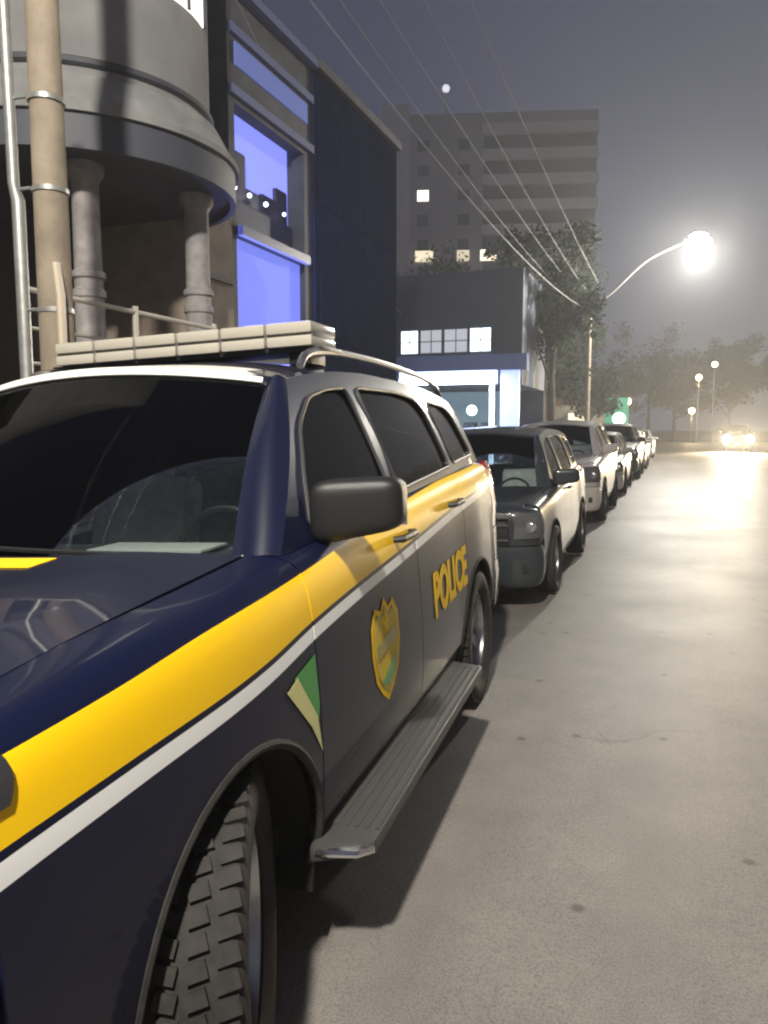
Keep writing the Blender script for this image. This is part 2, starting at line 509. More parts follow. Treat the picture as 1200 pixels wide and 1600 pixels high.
        mh = fin('mirror', bm, BLACKP if detail else paint_side)
        bm = B(); tube(bm, [(s * .80, .66, 1.19), (s * .86, .68, 1.20), (s * .93, .70, 1.215)], [.04, .035, .03], 10)
        fin('mirror_arm', bm, BLACKP, mh)
        bm = B(); bx(bm, s * .86, s * 1.10, MY + .075, MY + .082, 1.20, 1.33)
        for q in bm.verts: q.co.y += .03 * (abs(q.co.x) - MX) / .135
        fin('mirror_glass', bm, CHROME, mh, bevel=0)
        # wheels
        for yy, st in ((fa[1], steer), (ra[1], 0.)):
            wx = track + (.0 if st else (.012 if detail else 0))
            wheel(root, s * wx, yy, wr, wr, ww, st, s, tread=detail)
    # hood
    gr = []
    for i in range(25):
        u = -1 + 2 * i / 24; x = .765 * u
        a = abs(x) / .93
        yf = FY + (FD + .01) * (1 - a ** 3.8) ** (1 / 3.8) + .012
        yb = .375 - .20 * (1 - u * u)
        row = []
        for j in range(21):
            v = j / 20; y = yf + (yb - yf) * v
            z = TOP(y) + .013 + .036 * (1 - abs(u) ** 2.2) - .05 * max(0, 1 - v * 9) ** 2
            if .45 < abs(u) < .93: z += .010 * math.sin((abs(u) - .45) / .48 * math.pi)
            row.append((x, y, z))
        gr.append(row)
    hood = fin('hood', sheet(gr, .02), paint_top)
    # front fascia wraps round the nose
    def fascia(ph0, ph1, rows, n, y0, d, out=0.):
        g_ = []
        for i in range(n + 1):
            ph = ph0 + (ph1 - ph0) * i / n; row = []
            for off, z in rows:
                x, y = oval(ph, y0, d * (1 if True else 1), .932)
                k = 1 - (off - out)
                row.append((x * k, y0 + (y - y0) * (1 - (off - out) * 2.0), z))
            g_.append(row)
        return g_
    H = math.pi / 2
    lo = catmull([(.10, .27), (.035, .30), (.0, .38), (-.01, .50), (.0, .60), (.015, .665)], 3)
    hi = catmull([(.02, .675), (.01, .76), (.012, .86), (.03, .97), (.07, 1.03), (.17, 1.055)], 3)
    fin('front_bumper', sheet(fascia(-H, H, lo, 60, FY, FD), .02), paint_top, cutters=[fcut(1), fcut(-1)])
    fin('grille', sheet(fascia(-.52, .52, hi, 24, FY, FD), .02), BLACKP)
    for s in (1, -1):
        fin('nose_panel', sheet(fascia(s * .53, s * H, hi, 22, FY, FD), .02, flip=s < 0), paint_top)
        hl = catmull([(.0, .745), (-.012, .80), (-.010, .90), (.008, .975), (.026, 1.005)], 3)
        fin('headlight', sheet(fascia(s * .60, s * 1.50, hl, 22, FY, FD-.005, .004), .012, flip=s < 0), LENS if not detail else mat('headlight_glass', (.03, .03, .035), .05, 0, 1))
        fin('fog_lamp', sheet(fascia(s * .72, s * .86, [(-.015, .42), (-.02, .46), (-.015, .50)], 6, FY, FD-.005, .002), .01, flip=s < 0), BLACKP)
        x_, y_ = oval(s * .95, FY, FD, .932); bm = B(); v_ = bmesh.ops.create_uvsphere(bm, u_segments=16, v_segments=10, radius=.06)['verts']
        for q_ in v_: q_.co = Vector((q_.co.x + x_ * 1.0, q_.co.y * .35 + y_ - .012, q_.co.z + .86))
        fin('headlight_bulb', bm, mat('unlit_bulb', (.35, .35, .36), .12, .6))
    for zz in (.72, .87, .94):
        fin('grille_slat', sheet(fascia(-.50, .50, [(-.012, zz), (-.016, zz + .012), (-.012, zz + .024)], 16, FY, FD, .004), .012), CHROME if zz > .9 else GREYP)
    bm = B(); bx(bm, -.45, .45, -.985, -.965, .79, .82); fin('grille_bar', bm, CHROME, bevel=.004)
    bm = B(); bx(bm, -.2, .2, -.985, -.965, .47, .60); fin('number_plate', bm, mat('plate', (.6, .6, .6), .4), bevel=.004)
    # windscreen, roof, rear
    fin('windscreen', sheet([[ws_pt(u, v) for v in np.linspace(0, 1, 13)] for u in np.linspace(-1, 1, 25)], .006), GWIN)
    gr = []
    for i in range(29):
        u = -1 + 2 * i / 28; row = []
        y0 = ws_pt(u, 1.0)[1] + .002; y1 = 3.24 - .0 * u
        for j in range(31):
            y = y0 + (y1 - y0) * j / 30
            zs = RSD(y); xs = gh_x(y, zs)
            edge = abs(u) ** 5
            z = zs + .062 * (1 - u * u) - (.0 if j else 0) + .012 * (1 - edge)
            if j == 0: z = ws_pt(u, 1.0)[2]
            row.append((xs * u, y, z))
        gr.append(row)
    roof = fin('roof', sheet(gr, .02), paint_top)
    tl = catmull([(.08, .33), (.02, .36), (.0, .45), (-.01, .58), (.0, .66)], 3)
    th = catmull([(.0, .67), (.0, .85), (.015, 1.05), (.03, 1.2), (.05, 1.29)], 3)
    fin('rear_bumper', sheet(fascia(-H, H, tl, 50, 3.30, .44), .02, flip=True), paint_top, cutters=[rcut(1), rcut(-1)])
    fin('tailgate', sheet(fascia(-1.0, 1.0, th, 36, 3.30, .42), .02, flip=True), paint_top)
    for s in (1, -1):
        fin('rear_light', sheet(fascia(s * 1.01, s * H, catmull([(.005, .88), (.0, 1.0), (.01, 1.12), (.03, 1.24), (.05, 1.29)], 3), 16, 3.30, .425), .02, flip=s > 0), REDL)
        fin('rear_corner', sheet(fascia(s * 1.01, s * H, catmull([(.0, .67), (.0, .78), (.0, .875)], 3), 16, 3.30, .42), .02, flip=s > 0), paint_top)
    gr = []
    for i in range(21):
        u = -1 + 2 * i / 20; row = []
        for j in range(11):
            v = j / 10; y = 3.24 * v + 3.60 * (1 - v) - .03 * u * u * (1 - v); zz = 1.29 + (RSD(3.24) - 1.29 + .06 * (1 - u * u)) * v
            row.append((u * (.80 + (gh_x(3.24, RSD(3.24)) - .80) * v), y + .02 * math.sin(math.pi * v), zz))
        gr.append(row)
    fin('rear_glass', sheet(gr, .006, flip=True), GTINT)
    # inside: floor tray and firewall, dashboard, seats, steering wheel
    bm = B(); bx(bm, -.80, .80, .40, 3.3, .32, .40); bx(bm, -.55, .55, -.78, .4, .30, .80); bx(bm, -.86, .86, .50, 2.15, .40, .46)
    bx(bm, -.80, .80, 3.15, 3.35, .40, 1.2); bx(bm, -.50, .50, 2.2, 3.6, .32, .62)
    fin('chassis', bm, LINER)
    bm = B(); prism(bm, [(.34, .95), (.30, 1.125), (.5, 1.14), (.72, 1.15), (.80, 1.10), (.78, .80), (.5, .7)], 'X', -.70, .70)
    dash = fin('dashboard', bm, mat('dash', (.035, .035, .037), .6), bevel=.02)
    if detail:
        bm = B(); bx(bm, .16, .56, .50, .66, 1.153, 1.163); fin('paper', bm, mat('paper', (.45, .45, .42), .5), dash, bevel=.003)
    for s in (1, -1):
        bm = B(); box(bm, (s * .38, 1.55, 1.02), (.50, .16, .62), rx=R(-14)); box(bm, (s * .38, 1.28, .70), (.50, .52, .18))
        seat = fin('seat', bm, mat('seat_fabric', (.48, .48, .46), .8, noise_=.2), bevel=.05)
        bm = B(); box(bm, (s * .38, 1.62, 1.42), (.26, .10, .18), rx=R(-10)); fin('headrest', bm, mat('seat_fabric'), seat, bevel=.035)
    bm = B(); box(bm, (0, 2.45, 1.02), (1.3, .16, .66), rx=R(-14)); box(bm, (0, 2.2, .70), (1.3, .5, .18)); fin('rear_seat', bm, mat('seat_fabric'), bevel=.05)
    bm = B(); pts = [(.38 + .18 * math.cos(a), .92 + .05 * math.sin(a), 1.06 + .18 * math.sin(a)) for a in [2 * math.pi * k / 28 for k in range(29)]]
    tube(bm, pts, .015, 8, cap=False); tube(bm, [(.2, .92, 1.06), (.38, .91, 1.05), (.56, .92, 1.06)], .018, 6); tube(bm, [(.38, .91, 1.05), (.38, .8, 1.0)], .03, 8)
    fin('steering_wheel', bm, BLACKP)
    bm = B(); bx(bm, -.10, .10, .86, .88, 1.56, 1.62); fin('rear_view_mirror', bm, BLACKP, bevel=.012)
    return hood, roof

# ================================================================== SETTING
def noise_mix(m, scale, amp, detail=8, dist=0.):
    pass
# road: profile across X, camber falls to the gutter on both sides
KX = -2.95
def road_z(x):
    return float(np.interp(x, [KX, -.7, 2.6, 7.6], [-.098, 0., .03, -.10]))
def make_asphalt():
    m = bpy.data.materials.new('asphalt'); m.use_nodes = True; n = m.node_tree; p = n.nodes['Principled BSDF']
    t = n.nodes.new('ShaderNodeTexCoord')
    def N(scale, det=6, rough=.6):
        z = n.nodes.new('ShaderNodeTexNoise'); z.inputs['Scale'].default_value = scale; z.inputs['Detail'].default_value = det; z.inputs['Roughness'].default_value = rough
        n.links.new(t.outputs['Object'], z.inputs['Vector']); return z.outputs['Fac']
    def ramp(src, a, ca, b, cb):
        r = n.nodes.new('ShaderNodeValToRGB'); r.color_ramp.elements[0].position = a; r.color_ramp.elements[0].color = (*ca, 1)
        r.color_ramp.elements[1].position = b; r.color_ramp.elements[1].color = (*cb, 1); n.links.new(src, r.inputs[0]); return r.outputs[0]
    def mul(a, b, f=1.):
        q = n.nodes.new('ShaderNodeMix'); q.data_type = 'RGBA'; q.blend_type = 'MULTIPLY'; q.inputs[0].default_value = f
        n.links.new(a, q.inputs[6]); n.links.new(b, q.inputs[7]); return q.outputs[2]
    c = ramp(N(.35, 5), .3, (.150, .138, .128), .7, (.190, .177, .165))
    c = mul(c, ramp(N(2.6, 8, .7), .35, (.82, .82, .82), .65, (1.06, 1.05, 1.04)))
    c = mul(c, ramp(N(160, 2), .30, (.55, .55, .55), .55, (1.12, 1.12, 1.12)))
    v = n.nodes.new('ShaderNodeTexVoronoi'); v.voronoi_dimensions = '2D'; v.inputs['Scale'].default_value = 1.4; n.links.new(t.outputs['Object'], v.inputs['Vector'])
    c = mul(c, ramp(v.outputs['Distance'], .018, (.42, .4, .38), .04, (1, 1, 1)))
    # cracks: edges of a warped cell pattern, only in places
    wv = n.nodes.new('ShaderNodeVectorMath'); wv.operation = 'ADD'
    nz = n.nodes.new('ShaderNodeTexNoise'); nz.inputs['Scale'].default_value = 1.6; nz.inputs['Detail'].default_value = 7
    n.links.new(t.outputs['Object'], nz.inputs['Vector']); n.links.new(t.outputs['Object'], wv.inputs[0]); n.links.new(nz.outputs['Color'], wv.inputs[1])
    vc = n.nodes.new('ShaderNodeTexVoronoi'); vc.feature = 'DISTANCE_TO_EDGE'; vc.inputs['Scale'].default_value = .42; n.links.new(wv.outputs[0], vc.inputs['Vector'])
    ck = ramp(vc.outputs['Distance'], .002, (.6, .59, .58), .006, (1, 1, 1))
    cm = ramp(N(.5, 3), .48, (1, 1, 1), .58, (0, 0, 0))
    mk = n.nodes.new('ShaderNodeMix'); mk.data_type = 'RGBA'; mk.blend_type = 'ADD'; mk.inputs[0].default_value = 1
    n.links.new(ck, mk.inputs[6]); n.links.new(cm, mk.inputs[7]); mk.clamp_result = True
    c = mul(c, mk.outputs[2])
    mp = n.nodes.new('ShaderNodeMapping'); mp.inputs['Scale'].default_value = (1.3, .045, 1); n.links.new(t.outputs['Object'], mp.inputs[0])
    tn = n.nodes.new('ShaderNodeTexNoise'); tn.inputs['Scale'].default_value = 1.0; tn.inputs['Detail'].default_value = 5; n.links.new(mp.outputs[0], tn.inputs['Vector'])
    c = mul(c, ramp(tn.outputs['Fac'], .36, (.80, .79, .79), .60, (1.06, 1.06, 1.06)))
    c = mul(c, ramp(N(.9, 4), .62, (1, 1, 1), .74, (.78, .77, .76)))
    n.links.new(c, p.inputs['Base Color'])
    rr = ramp(N(.7, 5), .3, (.52,) * 3, .7, (.60,) * 3); n.links.new(rr, p.inputs['Roughness'])
    b = n.nodes.new('ShaderNodeBump'); b.inputs['Strength'].default_value = .35; b.inputs['Distance'].default_value = .004
    n.links.new(N(140, 3), b.inputs['Height']); n.links.new(b.outputs[0], p.inputs['Normal'])
    return m
ASPH = make_asphalt()
CONC = mat('concrete', (.28, .26, .24), .8, noise_=.25, nscale=3, bump=.3, bscale=40)
PAVE = mat('pavement', (.22, .21, .20), .8, noise_=.25, nscale=6, bump=.3, bscale=60)
bm = B()
xs = [KX, -2.5, -2, -1.5, -1, -.7, 0, 1, 2.6, 4, 5.5, 7.6]; ys = [-14, 0, 10, 20, 40, 60, 82]
V = [[bm.verts.new((x, y, road_z(x))) for y in ys] for x in xs]
for i in range(len(xs) - 1):
    for j in range(len(ys) - 1): bm.faces.new((V[i][j], V[i + 1][j], V[i + 1][j + 1], V[i][j + 1]))
tag(build('road', bm, ASPH, smooth=True), kind='structure')
bm = B(); v = bmesh.ops.create_grid(bm, x_segments=4, y_segments=4, size=300)['verts']
for q in v: q.co += Vector((0, 120, -.16))
tag(build('ground', bm, mat('ground', (.06, .06, .05), .9, noise_=.3, nscale=.4)), kind='structure')
bm = B(); bx(bm, KX - 2.75, KX - .16, -14, 15.4, -.2, .045); tag(build('pavement', bm, PAVE, smooth=False), kind='structure')
bm = B(); bx(bm, KX - 2.75, KX - .16, 24, 82, -.2, .045); tag(build('pavement', bm, PAVE, smooth=False), kind='structure')
bm = B(); bx(bm, 7.76, 10.5, -14, 82, -.2, .045); tag(build('pavement', bm, PAVE, smooth=False), kind='structure')
for x0, x1, y0, y1 in ((KX - .16, KX, -14, 15.4), (KX - .16, KX, 24, 82), (7.6, 7.76, -14, 82)):
    bm = B(); y = y0
    while y < y1:
        bx(bm, x0, x1, y, min(y + .99, y1), -.2, .05); y += 1.0
    tag(build('kerb', bm, CONC, smooth=False, bevel=.012), kind='structure')
bm = B(); bx(bm, -40, KX - .16, 15.4, 24, -.15, -.105); tag(build('side_road', bm, ASPH, smooth=False), kind='structure')
bm = B(); bx(bm, -60, 80, 82.0, 92, -.15, -.105); tag(build('cross_road', bm, ASPH, smooth=False), kind='structure')

# ================================================================== POLICE SUV
def car_to_world(x, y):
    a = R(3.0); return (x * math.cos(a) - y * math.sin(a), x * math.sin(a) + y * math.cos(a))
ox, oy = car_to_world(-1.68, 1.42)
suv = empty('police_car', (ox, oy, -.0406), (0, R(-2.5), R(3.0)), 'dark blue police SUV with yellow stripe and roof light bar, nearest parked car', 'police car', 'cars parked along the kerb')
hood, roof = make_car(suv, LIV, NAVY, True, steer=R(22))
for f in [o for o in suv.children if o.name.startswith(('fender', 'front_door', 'rear_door', 'quarter'))]: pass
# white strip along the front lip of the roof
gr = []
for i in range(41):
    u = (-1 + 2 * i / 40) * .985; row = []
    a = Vector(ws_pt(u, .955)); b = Vector(ws_pt(u, 1.0)); y0 = b.y
    row.append((a.x, a.y - .006, a.z + .008)); row.append((b.x, b.y - .012, b.z + .010))
    for j in (1, 2, 3):
        y = y0 + .045 * j; zs = RSD(y); xs_ = gh_x(y, zs)
        row.append((min(abs(xs_), .63) * u, y, zs + .062 * (1 - u * u) + .012 * (1 - abs(u) ** 5) + .006))
    gr.append(row)
build('roof_strip', sheet(gr, .004), mat('white_vinyl', (.80, .78, .75), .3, 0, .5), roof)
# light bar
LB = empty('light_bar', (0, 0, 0)); LB.parent = suv
BARL = mat('bar_lens', (.42, .39, .33), .2, 0, .8)
for k in range(6):
    xx = -.50 + k * .2; yy = 1.45
    for zz, hh in ((1.852, .042), (1.903, .044)):
        bm = B(); box(bm, (xx, yy, zz), (.192, .26 , hh)); build('lens', bm, BARL, LB, bevel=.010)
bm = B(); box(bm, (0, 1.45, 1.877), (1.19, .235, .08)); build('core', bm, mat('bar_core', (.10, .095, .09), .5), LB, bevel=.004)
bm = B(); box(bm, (0, 1.45, 1.822), (1.26, .22, .016)); build('base', bm, BLACKP, LB, bevel=.003)
for s in (1, -1):
    bm = B(); box(bm, (s * .52, 1.45, 1.792), (.09, .16, .05)); build('foot', bm, BLACKP, LB, bevel=.006)
    # roof rails
    bm = B(); pts = [(s * (gh_x(y, RSD(y)) - .045), y, RSD(y) + h) for y, h in ((1.15, .03), (1.25, .075), (1.6, .082), (2.2, .082), (2.8, .08), (3.05, .07), (3.15, .03))]
    tube(bm, [tuple(p) for p in catmull(pts, 4)], .015, 8); build('roof_rail', bm, ALLOY, roof)
    # running board
    bm = B(); box(bm, (s * 1.0, 1.22, .36), (.17, 1.72, .055))
    for v in bm.verts:
        if abs(v.co.x) > 1.03 and v.co.z < .36: v.co.z += .012
        if abs(v.co.x) > 1.03 and abs(v.co.y - 1.22) > .8: v.co.y = 1.22 + (v.co.y - 1.22) * .93
    rb = build('running_board', bm, GREYP, suv, bevel=.015)
    bm = B()
    for k in range(5): bx(bm, s * (.945 + k * .03), s * (.957 + k * .03), .48, 1.98, .386, .390)
    build('grip_strip', bm, GREYP, rb, smooth=False)
    bm = B(); tube(bm, [(s * .93, .375, .362), (s * 1.04, .395, .362), (s * 1.075, .43, .362)], .014, 8); build('end_cap', bm, CHROME, rb)
    for yy in (.7, 1.22, 1.75):
        bm = B(); tube(bm, [(s * .95, yy, .335), (s * .75, yy, .37)], .015, 6); build('bracket', bm, BLACKP, rb)
# emblem on the front door (roadside and pavement side), lettering on the rear door, flag marks on the fender
def decal(poly, s, name, m, parent, off):
    bm = B(); vs = [bm.verts.new((s * (sidex(y, z) + off), y, z)) for y, z in poly]
    f = bm.faces.new(vs)
    r = bmesh.ops.extrude_face_region(bm, geom=[f]); 
    for v in [g for g in r['geom'] if isinstance(g, bmesh.types.BMVert)]: v.co.x -= s * .0006
    return build(name, bm, m, parent, smooth=False)
def kid(nm, s):
    return [o for o in suv.children if o.name.split('.')[0] == nm][0 if s > 0 else 1]
YV = mat('yellow_vinyl', (.80, .50, .01), .7, spec=.1)
NV = mat('navy_vinyl', (.008, .012, .05), .4)
GV = mat('green_vinyl', (.05, .28, .05), .35, 0, .4)
PG = mat('gold_olive_vinyl', (.55, .40, .05), .7, spec=.1)
PV = mat('pale_yellow_vinyl', (.62, .60, .25), .35, 0, .4)
OV = mat('olive_vinyl', (.30, .24, .03), .35, 0, .4)
WV = mat('white_letter_vinyl', (.7, .7, .68), .4)
for s in (1, -1):
    fd, rd, fe = kid('front_door', s), kid('rear_door', s), kid('fender', s)
    cy, cz = .985, .755
    sh = [(-.145, .10), (-.10, .155), (-.04, .135), (0, .175), (.04, .135), (.10, .155), (.145, .10), (.15, 0), (.12, -.09), (.06, -.145), (0, -.18), (-.06, -.145), (-.12, -.09), (-.15, 0)]
    P = lambda k, dz=0: [(cy + a * k, cz + b * k + dz) for a, b in sh]
    em = decal(P(1), s, 'emblem', YV, fd, .0030)
    decal(P(.86), s, 'emblem_border', OV, em, .0040)
    decal(P(.82), s, 'emblem_field', PG, em, .0048)
    decal([(cy - .11, cz + .03), (cy + .11, cz + .06), (cy + .11, cz + .015), (cy - .11, cz - .015)], s, 'emblem_ribbon', OV, em, .0056)
    decal([(cy - .07, cz - .10), (cy + .09, cz - .03), (cy + .07, cz - .09), (cy, cz - .13)], s, 'emblem_hill', GV, em, .0056)
    hl_t = [o for o in suv.children if o.name.split('.')[0] == 'headlight'][0 if s > 0 else 1]
    gr = []
    for k in range(9):
        t = k / 8; row = []
        for j in range(7):
            z = .975 + .090 * j / 6; ye = -.628 + .035 * math.sin(math.pi * (.15 + .7 * j / 6)); y = -.668 + (ye + .668) * t
            row.append((s * (sidex(y, z) + .006), y, z))
        gr.append(row)
    build('headlight_tail', sheet(gr, .01, flip=s < 0), mat('headlight_glass'), hl_t)
    star = [(cy + (.042 if k % 2 == 0 else .018) * math.sin(k * math.pi / 5), cz + .085 + (.042 if k % 2 == 0 else .018) * math.cos(k * math.pi / 5)) for k in range(10)]
    decal(star, s, 'emblem_star', YV, em, .0056)
    g1 = decal([(.255, .880), (.388, .905), (.392, .77), (.370, .71)], s, 'flag_mark', GV, fe, .0030)
    decal([(.205, .860), (.270, .878), (.370, .745), (.392, .640), (.33, .73)], s, 'flag_mark', PV, fe, .0040)
    cu = bpy.data.curves.new('t', 'FONT'); cu.body = 'POLICE'; cu.size = .27; cu.extrude = .001; cu.offset = .011; cu.space_character = 1.02
    to = bpy.data.objects.new('t', cu); col.objects.link(to); bpy.context.view_layer.update()
    me = bpy.data.meshes.new_from_object(to.evaluated_get(bpy.context.evaluated_depsgraph_get())); bpy.data.objects.remove(to)
    bm = B(); bm.from_mesh(me); bpy.data.meshes.remove(me)
    x0 = min(v.co.x for v in bm.verts); x1 = max(v.co.x for v in bm.verts)
    bmesh.ops.remove_doubles(bm, verts=bm.verts[:], dist=1e-6)
    for v in bm.verts:
        u = (v.co.x - x0) / (x1 - x0); h = v.co.y
        if s < 0: u = 1 - u
        y = 1.66 + u * .66; z = .70 + h * .95 + u * .03
        v.co = (s * (sidex(y, z) + .0045 + v.co.z * .5), y, z)
    # faux bold: thin outline comes from the lettering itself
    build('lettering', bm, YV, rd, smooth=False)
# yellow band across the hood
gr = []
for i in range(25):
    x = -.40 + .73 * i / 24; row = []
    for j in range(5):
        u = x / .765; y = .375 - .20 * (1 - u * u) - .13 + .10 * j / 4
        z = TOP(y) + .013 + .036 * (1 - abs(u) ** 2.2) + (.010 * math.sin((abs(u) - .45) / .48 * math.pi) if .45 < abs(u) < .93 else 0)
        row.append((x, y, z + .003))
    gr.append(row)
build('hood_mark', sheet(gr, .0015), YV, hood)
# wipers
for x0, x1 in ((.52, -.02), (-.10, -.60)):
    bm = B(); pts = []
    for k in range(9):
        t = k / 8; u = (x0 + (x1 - x0) * t) / .70; p = ws_pt(u, .035 + .05 * t, .012); pts.append(p)
    tube(bm, pts, .007, 6); build('wiper', bm, BLACKP, suv)

# ================================================================== OTHER PARKED CARS
def squash(zs, ky, kx):
    zi = [0, .29, .53, 1.15, 1.29, 1.75, 1.9]
    def D(x, y, z): return (x * kx, y * ky, float(np.interp(z, zi, zs)))
    return D
DH = squash([0, .19, .42, .93, 1.04, 1.50, 1.62], .87, .92)
DS = squash([0, .17, .38, .88, .98, 1.40, 1.50], .95, .93)
DU = squash([0, .24, .48, 1.05, 1.17, 1.62, 1.74], .90, .95)
def paint(nm, c, r=.35): return mat(nm, c, r, .0, .6, noise_=.12, nscale=2, spec=.3)
PBLK = paint('graphite_paint', (.022, .026, .030)); PSIL = paint('silver_paint', (.32, .31, .295)); PWHT = paint('beige_paint', (.40, .37, .33)); PDK = paint('dark_green_grey_paint', (.05, .055, .048))
def parked(name, label, D, p, front, X, rz, rad, cat='car', wt=.80):
    fr = D(0, -.96, .5)[1]
    ang = R(rz)
    r = empty(name, (X, front - fr, road_z(X + .3) - .0), (0, R(-2.2), ang), label, cat, 'cars parked along the kerb')
    make_car(r, p, p, False, D, wr=rad, ww=.205, track=D(.865, 0, 0)[0], winmat=glass('dark_window', (.12, .13, .13)))
    return r
SX = -.95
c1 = parked('parked_car', 'dark grey hatchback parked directly behind the police SUV', DH, PBLK, 6.15, SX - .87, .6, .31)
c2 = parked('parked_car', 'pale beige car parked directly behind the dark grey hatchback', DU, PWHT, 11.9, SX - .93, 0, .33)
c3 = parked('parked_car', 'silver car third behind the police SUV, headlights unlit', DS, PSIL, 17.2, SX - .89, .4, .31)
def again(src, label, p_old, p_new, dx, Y):
    c = copy_tree(src); c['label'] = label; c.location.y = Y; c.location.x += dx
    def rec(o):
        for ch in o.children:
            if ch.type == 'MESH':
                for sl_ in ch.material_slots:
                    if sl_.material == p_old: sl_.link = 'OBJECT'; sl_.material = p_new
            rec(ch)
    rec(c); return c
c4 = again(c2, 'dark olive grey SUV parked between two silver cars, fourth behind the police SUV', PWHT, PDK, .10, 23.0 + .9)
c5 = again(c3, 'silver car parked beside the street lamp pole, fifth behind the police SUV', PSIL, PWHT, .1, 28.6 + .9)
c6 = again(c1, 'dark car parked in front of the little tiled house, sixth behind the police SUV', PBLK, PDK, .0, 34.4)
c7 = again(c3, 'pale car at the far end of the parked row', PSIL, PSIL, .1, 40.6)

# ================================================================== ONCOMING CAR
HLM = mat('headlight_lit', (1, .9, .75), .3, emit=(1, .80, .50), estr=900)
onc = empty('oncoming_car', (3.7, 52, road_z(3.3)), (0, 0, R(0)), 'oncoming car with both headlights blazing in the right-hand lane', 'car')
c = copy_tree(c2)
for ch in list(c.children):
    ch.parent = onc
bpy.data.objects.remove(c)
for o in onc.children:
    for sl_ in getattr(o, 'material_slots', []):
        if sl_.material == PWHT: sl_.link = 'OBJECT'; sl_.material = PBLK
hd = [o for o in onc.children if o.name.split('.')[0] == 'headlight']
for s, o in zip((1, -1), hd):
    bm = B(); v = bmesh.ops.create_uvsphere(bm, u_segments=20, v_segments=12, radius=.18)['verts']
    for q in v: q.co = Vector((q.co.x * 1.25 + s * .62, q.co.y * .5 - .815, q.co.z + .80))
    build('lit_bulb', bm, HLM, o)
    L = bpy.data.lights.new('headlight_beam', 'SPOT'); L.energy = 9500; L.color = (1, .80, .52); L.spot_size = R(110); L.spot_blend = 1.0; L.shadow_soft_size = .1
    lo = bpy.data.objects.new('headlight_beam', L); col.objects.link(lo); lo.parent = o; lo.location = (s * .62, -1.0, .80); lo.rotation_euler = (R(87), 0, R(180))

# ================================================================== STREET LAMPS AND POLES
LAMPM = mat('lamp_lit', (1, 1, .9), .3, emit=(1, .95, .78), estr=380)
CONP = mat('pole_concrete', (.25, .205, .155), .85, noise_=.22, nscale=5, bump=.4, bscale=30)
GALV = mat('galvanised', (.35, .35, .34), .45, .6, noise_=.15, nscale=20)
def street_lamp(x, y, h, arm, label, power, r=.11, head=(.30, .62), spot=160, glow=LAMPM):
    root = empty('street_lamp', (x, y, .04), (0, 0, 0), label, 'street lamp', 'street lamps on the left pavement')
    bm = B(); tube(bm, [(0, 0, -.1), (0, 0, h * .75)], [r, r * .75], 14); build('pole', bm, CONP, root)
    bm = B(); pts = catmull([(0, 0, h * .72), (arm * .25, 0, h * .80), (arm * .6, 0, h * .93), (arm, 0, h)], 5); tube(bm, [tuple(p) for p in pts], .04, 8); build('arm', bm, GALV, root)
    bm = B(); box(bm, (arm + head[1] * .35, 0, h + .05), (head[1], head[0], .12)); hd_ = build('lamp_head', bm, GALV, root, bevel=.03)
    bm = B(); v = bmesh.ops.create_uvsphere(bm, u_segments=24, v_segments=14, radius=1)['verts']
    for q in v: q.co = Vector((q.co.x * head[1] * .48 + arm + head[1] * .38, q.co.y * head[0] * .52, q.co.z * .36 - .08 + h))
    build('lamp_bowl', bm, glow, hd_)
    L = bpy.data.lights.new('lamp_light', 'POINT'); L.energy = power; L.color = (1, .94, .83); L.shadow_soft_size = .2
    lo = bpy.data.objects.new('lamp_light', L); col.objects.link(lo); lo.parent = hd_; lo.location = (arm + head[1] * .38, 0, h - .68)
    return root
street_lamp(-3.35, 32.5, 8.6, 3.6, 'lit street lamp on a slim pole, its curved arm reaching over the far parked cars', 7500, head=(.55, .95))
street_lamp(-3.55, -3.0, 8.4, 3.2, 'lit street lamp just behind the viewpoint, its arm over the nearest stretch of road', 6000, r=.12)

up = empty('utility_pole', (-3.80, 4.0, .04), (0, 0, 0), 'thick weathered concrete utility pole with a grey conduit pipe strapped to it', 'utility pole')
bm = B(); tube(bm, [(0, 0, -.1), (0, 0, 2.6), (0, 0, 3.6), (0, 0, 9.2)], [.112, .106, .102, .085], 22); build('shaft', bm, CONP, up)
bm = B(); tube(bm, [(-.17, -.10, .0), (-.17, -.10, 2.9), (-.18, -.11, 2.95), (-.185, -.115, 3.0), (-.19, -.12, 4.6)], [.042, .042, .036, .036, .036], 12); build('conduit', bm, GALV, up)
for z in (2.95, 3.5, 2.2):
    bm = B(); lathe(bm, [(.106, z), (.114, z), (.114, z + .03), (.106, z + .03)], 'Z', 24); tube(bm, [(-.06, -.10, z + .015), (-.18, -.11, z + .015)], .012, 6); build('strap', bm, GALV, up)
bm = B(); tube(bm, [(.085, -.07, 2.5), (.115, -.075, 2.3), (.12, -.075, .1)], .028, 8); build('thin_pipe', bm, mat('pvc', (.5, .42, .33), .5), up)
bm = B(); bx(bm, -.9, 1.1, -.05, .05, 8.0, 8.12); build('cross_arm', bm, mat('timber', (.12, .09, .06), .8), up)
for x in (-.8, -.3, .4, 1.0):
    bm = B(); lathe(bm, [(.001, 8.12), (.03, 8.12), (.045, 8.16), (.03, 8.19), (.045, 8.22), (.001, 8.27)], 'Z', 12, (x, 0, 0), closed=False); build('insulator', bm, mat('ceramic', (.3, .25, .2), .3), up)
